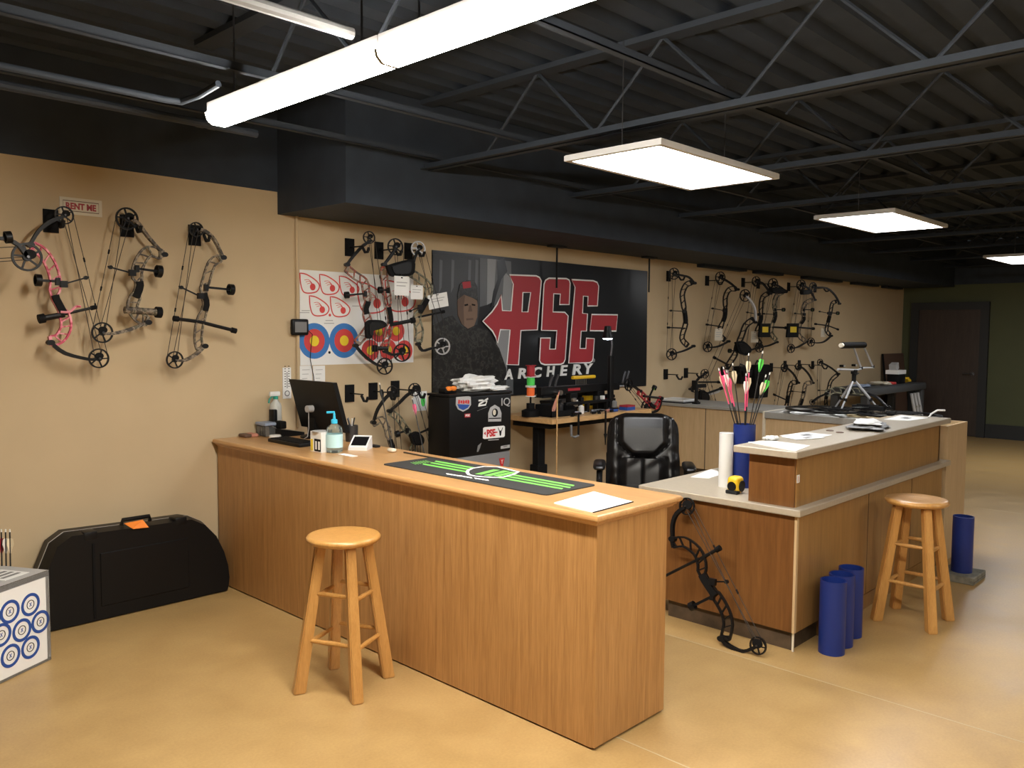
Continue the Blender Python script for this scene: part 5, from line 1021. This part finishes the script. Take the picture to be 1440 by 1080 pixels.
# ================================================================== leather chair
f_ = Vector((-.80, -.60, 0)); r_ = Vector((-f_.y, f_.x, 0))*-1  # r_: the viewer's right
r_ = Vector((.60, -.80, 0)); up = Vector((0, 0, 1))
cc = Vector((4.87, 3.39, 0)); bk = cc-f_*.27
vb_ = (up*.97-f_*.20).normalized(); nb = r_.cross(vb_)*-1
if nb.dot(f_) < 0: nb = -nb
t = thing('office_chair', 'black leather executive chair behind the reception desk', 'chair', cc)
B0 = bk+up*.455
MB().puff(B0+vb_*.26-nb*.01, .268, .29, .05, .35, r_, vb_, nb, 36, 16).build('back_shell', 'leather', t)
def sstep(a, b_, x): x = max(0., min(1., (x-a)/(b_-a))); return x*x*(3-2*x)
def hw_(v): return .232+.04*(1-sstep(.35, .95, v))-.10*max(0, (v-.90)/.10)**2.5
def head_w(v): return .0 if v < .42 else .188*min(1., ((v-.42)/.20)**.5)
def chair_back(u, v):      # u in -1..1, v in 0..1 -> height
    x = u*hw_(v); e = (1-abs(u)**5)*(1-max(0, (v-.93)/.07)**2)*sstep(0, .06, v+.02)
    h = .045*e; w_ = head_w(v); d_ = w_-abs(x)
    if v > .42: h += .055*sstep(-.004, .045, d_)*sstep(.42, .50, v)*(1-.35*max(0, (v-.8)/.2)); h -= .012*math.exp(-(d_/.010)**2)
    else: h += .030*sstep(.0, .05, .165-abs(x))*sstep(.44, .34, v) if False else .03*sstep(0, .05, .165-abs(x)); h -= .016*math.exp(-(x/.007)**2)
    h += .022*math.exp(-((abs(x)-.215)/.045)**2)*sstep(.02, .2, v)
    h += .0035*math.sin(40*x+3*math.sin(9*v))*math.exp(-((v-.40)/.10)**2)+.003*math.sin(30*v+9*x)*sstep(.1, .25, abs(x))
    h -= .014*math.exp(-((abs(x)-.17)/.008)**2)*(1 if v < .44 else 0)
    return h
NU, NV = 64, 60; b = MB()
for j in range(NV+1):
    for i in range(NU+1):
        u, v = -1+2*i/NU, j/NV; b.v.append(tuple(B0+vb_*(-.02+.585*v)+r_*(u*hw_(v))+nb*(.015+chair_back(u, v))))
b.f = [(j*(NU+1)+i, j*(NU+1)+i+1, (j+1)*(NU+1)+i+1, (j+1)*(NU+1)+i) for j in range(NV) for i in range(NU)]
b.build('back_cushion', 'leather', t, smooth=60)
MB().puff(cc+up*.45+f_*.0, .27, .26, .065, .4, r_, f_, up, 36, 14).build('seat', 'leather', t)
for s_ in (-1, 1):
    b = cc+r_*(s_*.315)
    MB().tube([b+f_*-.20+up*.44, b+f_*-.22+up*.60, b+f_*-.12+up*.64, b+f_*.06+up*.64, b+f_*.10+up*.59, b+f_*.10+up*.42], .020, 10).build('arm_frame', 'blk', t)
    MB().puff(b+up*.672-f_*.02, .045, .17, .028, .5, r_, f_, up, 20, 10).build('arm_pad', 'leather', t)
MB().cyl(cc+up*.08, cc+up*.39, .03, n=14).build('gas_lift', 'blk', t)
for k in range(5):
    a = 2*PI*k/5+.3; e = cc+Vector((math.cos(a), math.sin(a), 0))*.29
    MB().tube([cc+up*.11, e+up*.075], [.03, .018], 8).build('base_spoke', 'blk', t); MB().lathe([(.027, -.018), (.03, -.012), (.03, .012), (.027, .018)], e+up*.031, 14, (-math.sin(a), math.cos(a), 0)).build('caster', 'blk', t)
tag(MB().tube([PL(893,590,1,4.30), PL(880,625,1,4.1), PL(858,655,1,3.9), (PL(840,680,1,3.7).x, 3.7, .02)], .006, 6).build('power_cable', 'blk'), 'black cable drooping from the bench to the floor', 'cable')
# ================================================================== desk top things
p = FL(1037, 697, DT)
tx, ty = FL(1035, 694, DT).x+.01, FL(1035, 694, DT).y+.01
t = thing('tape_measure', 'yellow and black tape measure on the desk', 'tape measure', (tx, ty, DT))
MB().rbox(tx-.04, tx+.04, ty-.035, ty+.035, DT, DT+.095, .022, 4).build('case', 'yel', t)
MB().disc((ty, DT+.042), .026, lambda u, v, d: (tx-.04-d, u, v), 0, .004, 24).build('side_cap', 'blk', t); MB().disc((tx+.005, DT+.042), .031, lambda u, v, d: (u, ty-.035-d, v), 0, .004, 24).build('side_cap', 'blk', t)
MB().rbox(tx-.047, tx-.01, ty-.036, ty+.036, DT, DT+.02, .004, 1).build('rubber_foot', 'rubber', t)
def sheet(pts, z, label, m='paper', th=.002, marks=0, name='paper_sheet'):
    P = [FL(x, y, z) for x, y in pts]; cxx, cyy = sum(p.x for p in P)/len(P), sum(p.y for p in P)/len(P)
    t = thing(name, label, 'paper', (cxx, cyy, z)); MB().prism([(p.x, p.y) for p in P], top(z), 0, th).build('sheet', m, t)
    for k in range(marks):
        w_ = .045; MB().prism([(cxx-w_+.02*k, cyy-w_*.6+.03*k), (cxx+w_+.03*k, cyy-w_*.5+.03*k), (cxx+w_+.03*k, cyy+w_*.1+.03*k), (cxx-w_+.02*k, cyy+w_*.0+.03*k)], top(z), th, th+.0006).build('printed_patch', 'grey', t)
sheet([(971,671),(1000,660),(1018,666),(997,673)], DT, 'white sheet on the lower desk top behind the chair')
sheet([(1052,622),(1085,620),(1139,627),(1118,635)], RT, 'blank white sheet on the near corner of the raised top')
sheet([(1096,613),(1130,608),(1170,612),(1140,618)], RT, 'white printed leaflet next to the blank sheet', marks=2)
sheet([(1100,614.5),(1150,613),(1160,616),(1120,618.5)], RT+.0028, 'second printed leaflet lying on the first', marks=1)
sheet([(1243,590),(1268,584),(1306,588),(1280,592)], RT, 'white paper spread at the far end of the raised top', marks=2)
p = FL(1070, 617, RT); tag(MB().puff((4.24, 2.12, RT+.012), .05, .03, .012, .7, fn=crumple).build('crumpled_paper', 'paper', smooth=25), 'crumpled white paper beside the blue arrow tube', 'paper')
p = FL(1222, 602, RT)
t = thing('folded_gloves', 'grey and white folded cloths on the raised top', 'cloth', (p.x, p.y, RT))
MB().puff((p.x-.02, p.y, RT+.014), .20, .10, .014, .5, (.95,.2,0), (-.2,.95,0), fn=crumple, nu=30).build('grey_cloth', 'grey', t, smooth=25); MB().puff((p.x+.02, p.y+.02, RT+.034), .17, .075, .012, .5, (.9,.35,0), (-.35,.9,0), fn=crumple, nu=30).build('white_cloth', 'paper', t, smooth=25)
p = FL(1306, 588, RT); tag(MB().tube([(p.x, p.y, RT+.003), (p.x+.02, p.y-.01, RT+.03), (p.x+.05, p.y-.04, RT+.055), (p.x+.08, p.y-.08, RT+.055)], .006, 6).build('plastic_strap', 'white'), 'curled white plastic strap at the far end of the desk', 'strap')
for px, py, lb in ((1167, 608, 'thicker brown washer on the raised top'), (1181, 610.5, 'flat brown washer on the raised top')):
    p = FL(px, py-2, RT); tag(MB().lathe([(.022, 0), (.022, .004), (.016, .006)], (p.x, p.y, RT), 16).build('washer', 'bronze'), lb, 'washer')
# counter papers on the birch cabinet
t = thing('paper_spread', 'scattered printed papers on the birch cabinet top', 'paper', (7.3, 3.25, BT2))
for k, (x, y, a) in enumerate(((7.22, 3.40, .2), (7.28, 3.22, -.3), (7.25, 3.06, .5), (7.42, 3.30, .1))):
    MB().obox((x, y, BT2+.001+.0015*k), (math.cos(a), math.sin(a), 0), (-math.sin(a), math.cos(a), 0), (0, 0, 1), .15, .21, .0014).build('sheet', 'paper', t); MB().obox((x, y+.02, BT2+.002+.0015*k), (math.cos(a), math.sin(a), 0), (-math.sin(a), math.cos(a), 0), (0, 0, 1), .08, .06, .0006).build('printed_patch', 'grey', t)
# bow lying on the birch cabinet
FH = Frame((0, 0, BT2+.04), (0, -1, 0), (1, 0, 0))
wq = lambda *pts: [PX((x, y, BT2+.04)) for x, y in pts]
bow('brown camouflage compound bow lying flat on the birch cabinet', FH, ZP, dict(camT=wq((7.30,3.12))[0], rT=5, camB=wq((7.30,2.50))[0], rB=5, limbT=wq((7.30,3.12),(7.40,3.10),(7.48,3.02)), riser=wq((7.48,3.0),(7.44,2.92),(7.40,2.82),(7.44,2.72),(7.48,2.64)), limbB=wq((7.48,2.62),(7.42,2.54),(7.30,2.50)), quiver=wq((7.30,2.90),(7.36,2.90),(7.36,2.66),(7.30,2.66))), rm='camob', lm='camob', side=0, rw=.06)
p0 = bpy.data.objects
tag(MB().tube([Vector((7.18+.05*math.cos(a), 2.75+.14*math.sin(a), BT2+.010+.004*(k//12))) for k, a in enumerate([i*PI/6 for i in range(30)])], .007, 6).build('coiled_rope', 'tan'), 'coil of tan rope beside the bow on the birch cabinet', 'rope')
bow('olive bow propped up at the far side of the birch cabinet', Frame((7.66, 0, 0), (0, -1, 0), (0, 0, 1)), ZP, dict(camT=PX((7.66,3.42,.97)), rT=4, camB=PX((7.66,2.72,.96)), rB=4, limbT=[PX((7.66,y,z)) for y, z in ((3.42,.97),(3.36,1.02),(3.28,1.06))], riser=[PX((7.66,y,z)) for y, z in ((3.28,1.06),(3.20,1.10),(3.10,1.09),(3.02,1.10),(2.94,1.09))], limbB=[PX((7.66,y,z)) for y, z in ((2.93,1.09),(2.82,1.05),(2.72,.96))]), rm='camog', side=0, rw=.05, strings=False)
# chronograph on tripod
FT = Frame((0, 2.97, 0), (1, 0, 0), (0, 0, 1)); tq = lambda x, y: FT.px(x, y)
hb = tq(1209, 533)
t = thing('chronograph_tripod', 'silver table tripod holding an arrow chronograph', 'tripod', (hb.x, 2.97, BT2))
hub = Vector((hb.x, 2.97, hb.y))
HX = min(hb.x, 7.5); hub.x = HX
MB().cyl(hub-up*.02, hub+up*.05, .02, n=10).build('hub', 'blk', t); MB().rbox(HX-.03, HX+.03, 2.95, 2.99, hub.z+.05, hub.z+.09, .005, 1).build('head', 'blk', t); MB().tube([hub+up*.03, hub+Vector((.10, 0, .055))], .006, 6).build('pan_handle', 'blk', t)
for dx, dy in ((-.17, .05), (.16, -.20), (.10, .22)):
    e = Vector((HX+dx, 2.97+dy, BT2+.008)); mid = hub.lerp(e, .6)
    o = MB().tube([hub, mid], .011, 8).build('leg', 'silver', t); MB().tube([mid, e], .008, 8).build('leg_extension', 'silver', o); MB().cyl(mid-up*.015, mid+up*.015, .014, n=8).build('leg_clamp', 'blk', o); MB().cyl(e-up*.008, e+up*.012, .012, n=8).build('foot', 'rubber', o)
sc2 = lambda x, y: (lambda p: Vector((HX+(p.x-hb.x), 2.97, p.y)))(tq(x, y))
MB().tube([sc2(1187,519), sc2(1214,520), sc2(1222,517), sc2(1236,517)], .010, 8).build('bracket', 'silver', t)
for a, e in (((1219,517),(1209,489)), ((1235,515),(1223,488))):
    MB().tube([sc2(*a), sc2(*e)], .009, 8).build('upright', 'silver', t); MB().cyl(sc2(*a)-up*.012, sc2(*a)+up*.012, .016, n=8).build('socket', 'blk', t)
a, e = sc2(1193,485.5), sc2(1223,485)
MB().tube([a, e], .028, 12).build('diffuser_roll', 'blkm', t); MB().tube([a-Vector((.03,0,0)), a], .02, 10).build('roll_end', 'cream', t)
# ================================================================== far cart, leaning board
yc = 4.22; q = bplane(yc); x0, x1 = q(1222, 545).x, q(1303, 545).x; zt_ = q(1260, 543).z
t = thing('utility_cart', 'dark grey plastic utility table near the brown door', 'table', ((x0+x1)/2, yc+.25, 0))
MB().rbox(x0, x1, yc, yc+.52, zt_-.10, zt_, .02, 2).build('table_top', 'cart', t)
for x in (x0+.03, x1-.13):
    for y in (yc+.02, yc+.43): MB().rbox(x, x+.10, y, y+.10, 0, zt_-.10, .01, 1).build('leg', 'cart', t)
MB().rbox(x0+.03, x1-.03, yc+.04, yc+.50, .22, .27, .01, 1).build('lower_shelf', 'cart', t)
for k, (f, w_, dp, h, m, lb) in enumerate(((.05, .40, .2, .04, 'lblue', 'blue and white folded bag on the far table'), (.38, .35, .25, .05, 'cream', 'pale crumpled cloth on the far table'), (.58, .12, .15, .035, 'bred', 'small red packet on the far table'), (.68, .25, .18, .14, 'blkm', 'black box topped with papers on the far table'), (.88, .14, .14, .08, 'yel', 'orange-yellow pouch on the far table'))):
    xx = x0+(x1-x0)*f
    if k in (1, 0, 4): o = MB().puff((xx+w_/2, yc+.25, zt_+h/2), w_/2, dp/2, h/2, .6, fn=crumple).build('folded_bag', m, smooth=25)
    else: o = MB().rbox(xx, xx+w_, yc+.15, yc+.15+dp, zt_, zt_+h, .01, 2).build('packet', m)
    tag(o, lb, 'bag' if k in (0, 1, 4) else 'box')
xx = x0+(x1-x0)*.68; tag(MB().box(xx-.03, xx+.30, yc+.16, yc+.34, zt_+.141, zt_+.20).build('paper_box', 'paper'), 'white box lying on the black box', 'box')
tag(MB().obox((xx+.08, yc+.26, zt_+.25), (.95, 0, .3), (0, 1, 0), (-.3, 0, .95), .12, .1, .09).build('small_carton', 'lgrey'), 'small pale carton on top of the stacked boxes', 'box')
bxx = W2(1252, 520)[0]
t = thing('leaning_board', 'tall brown board leaning on the wall behind the far table', 'board', (bxx, WALL-.12, 0)); zb_ = W2(1252, 497)[1]
MB().add([(bxx-.45+a*.9, WALL-.195+.155*c_+b_*.012, c_*zb_) for c_ in (0, 1) for a, b_ in ((0,0),(1,0),(1,1),(0,1))], [(0,3,2,1),(4,5,6,7),(0,1,5,4),(1,2,6,5),(2,3,7,6),(3,0,4,7)]).build('board', 'bronze', t); MB().add([(bxx-.47+a*.03, WALL-.20+.155*c_+b_*.02, c_*zb_) for c_ in (0, 1) for a, b_ in ((0,0),(1,0),(1,1),(0,1))], [(0,3,2,1),(4,5,6,7),(0,1,5,4),(1,2,6,5),(2,3,7,6),(3,0,4,7)]).build('edge_strip', 'blkm', t)
lx = q(1283, 570).x
t = thing('folding_ladder', 'pale folded step frame standing before the far table', 'ladder', (lx, yc-.1, 0))
for s_ in (-.13, 0, .13): MB().tube([(lx+s_+.12, yc-.14, 0), (lx+s_-.02, yc-.03, zt_-.13)], .022, 8).build('rail', 'lgrey', t)
for k in range(4): MB().tube([(lx-.13+.10-.03*k, yc-.125+.022*k, .12+.15*k), (lx+.13+.10-.03*k, yc-.125+.022*k, .12+.15*k)], .015, 8).build('rung', 'block', t)
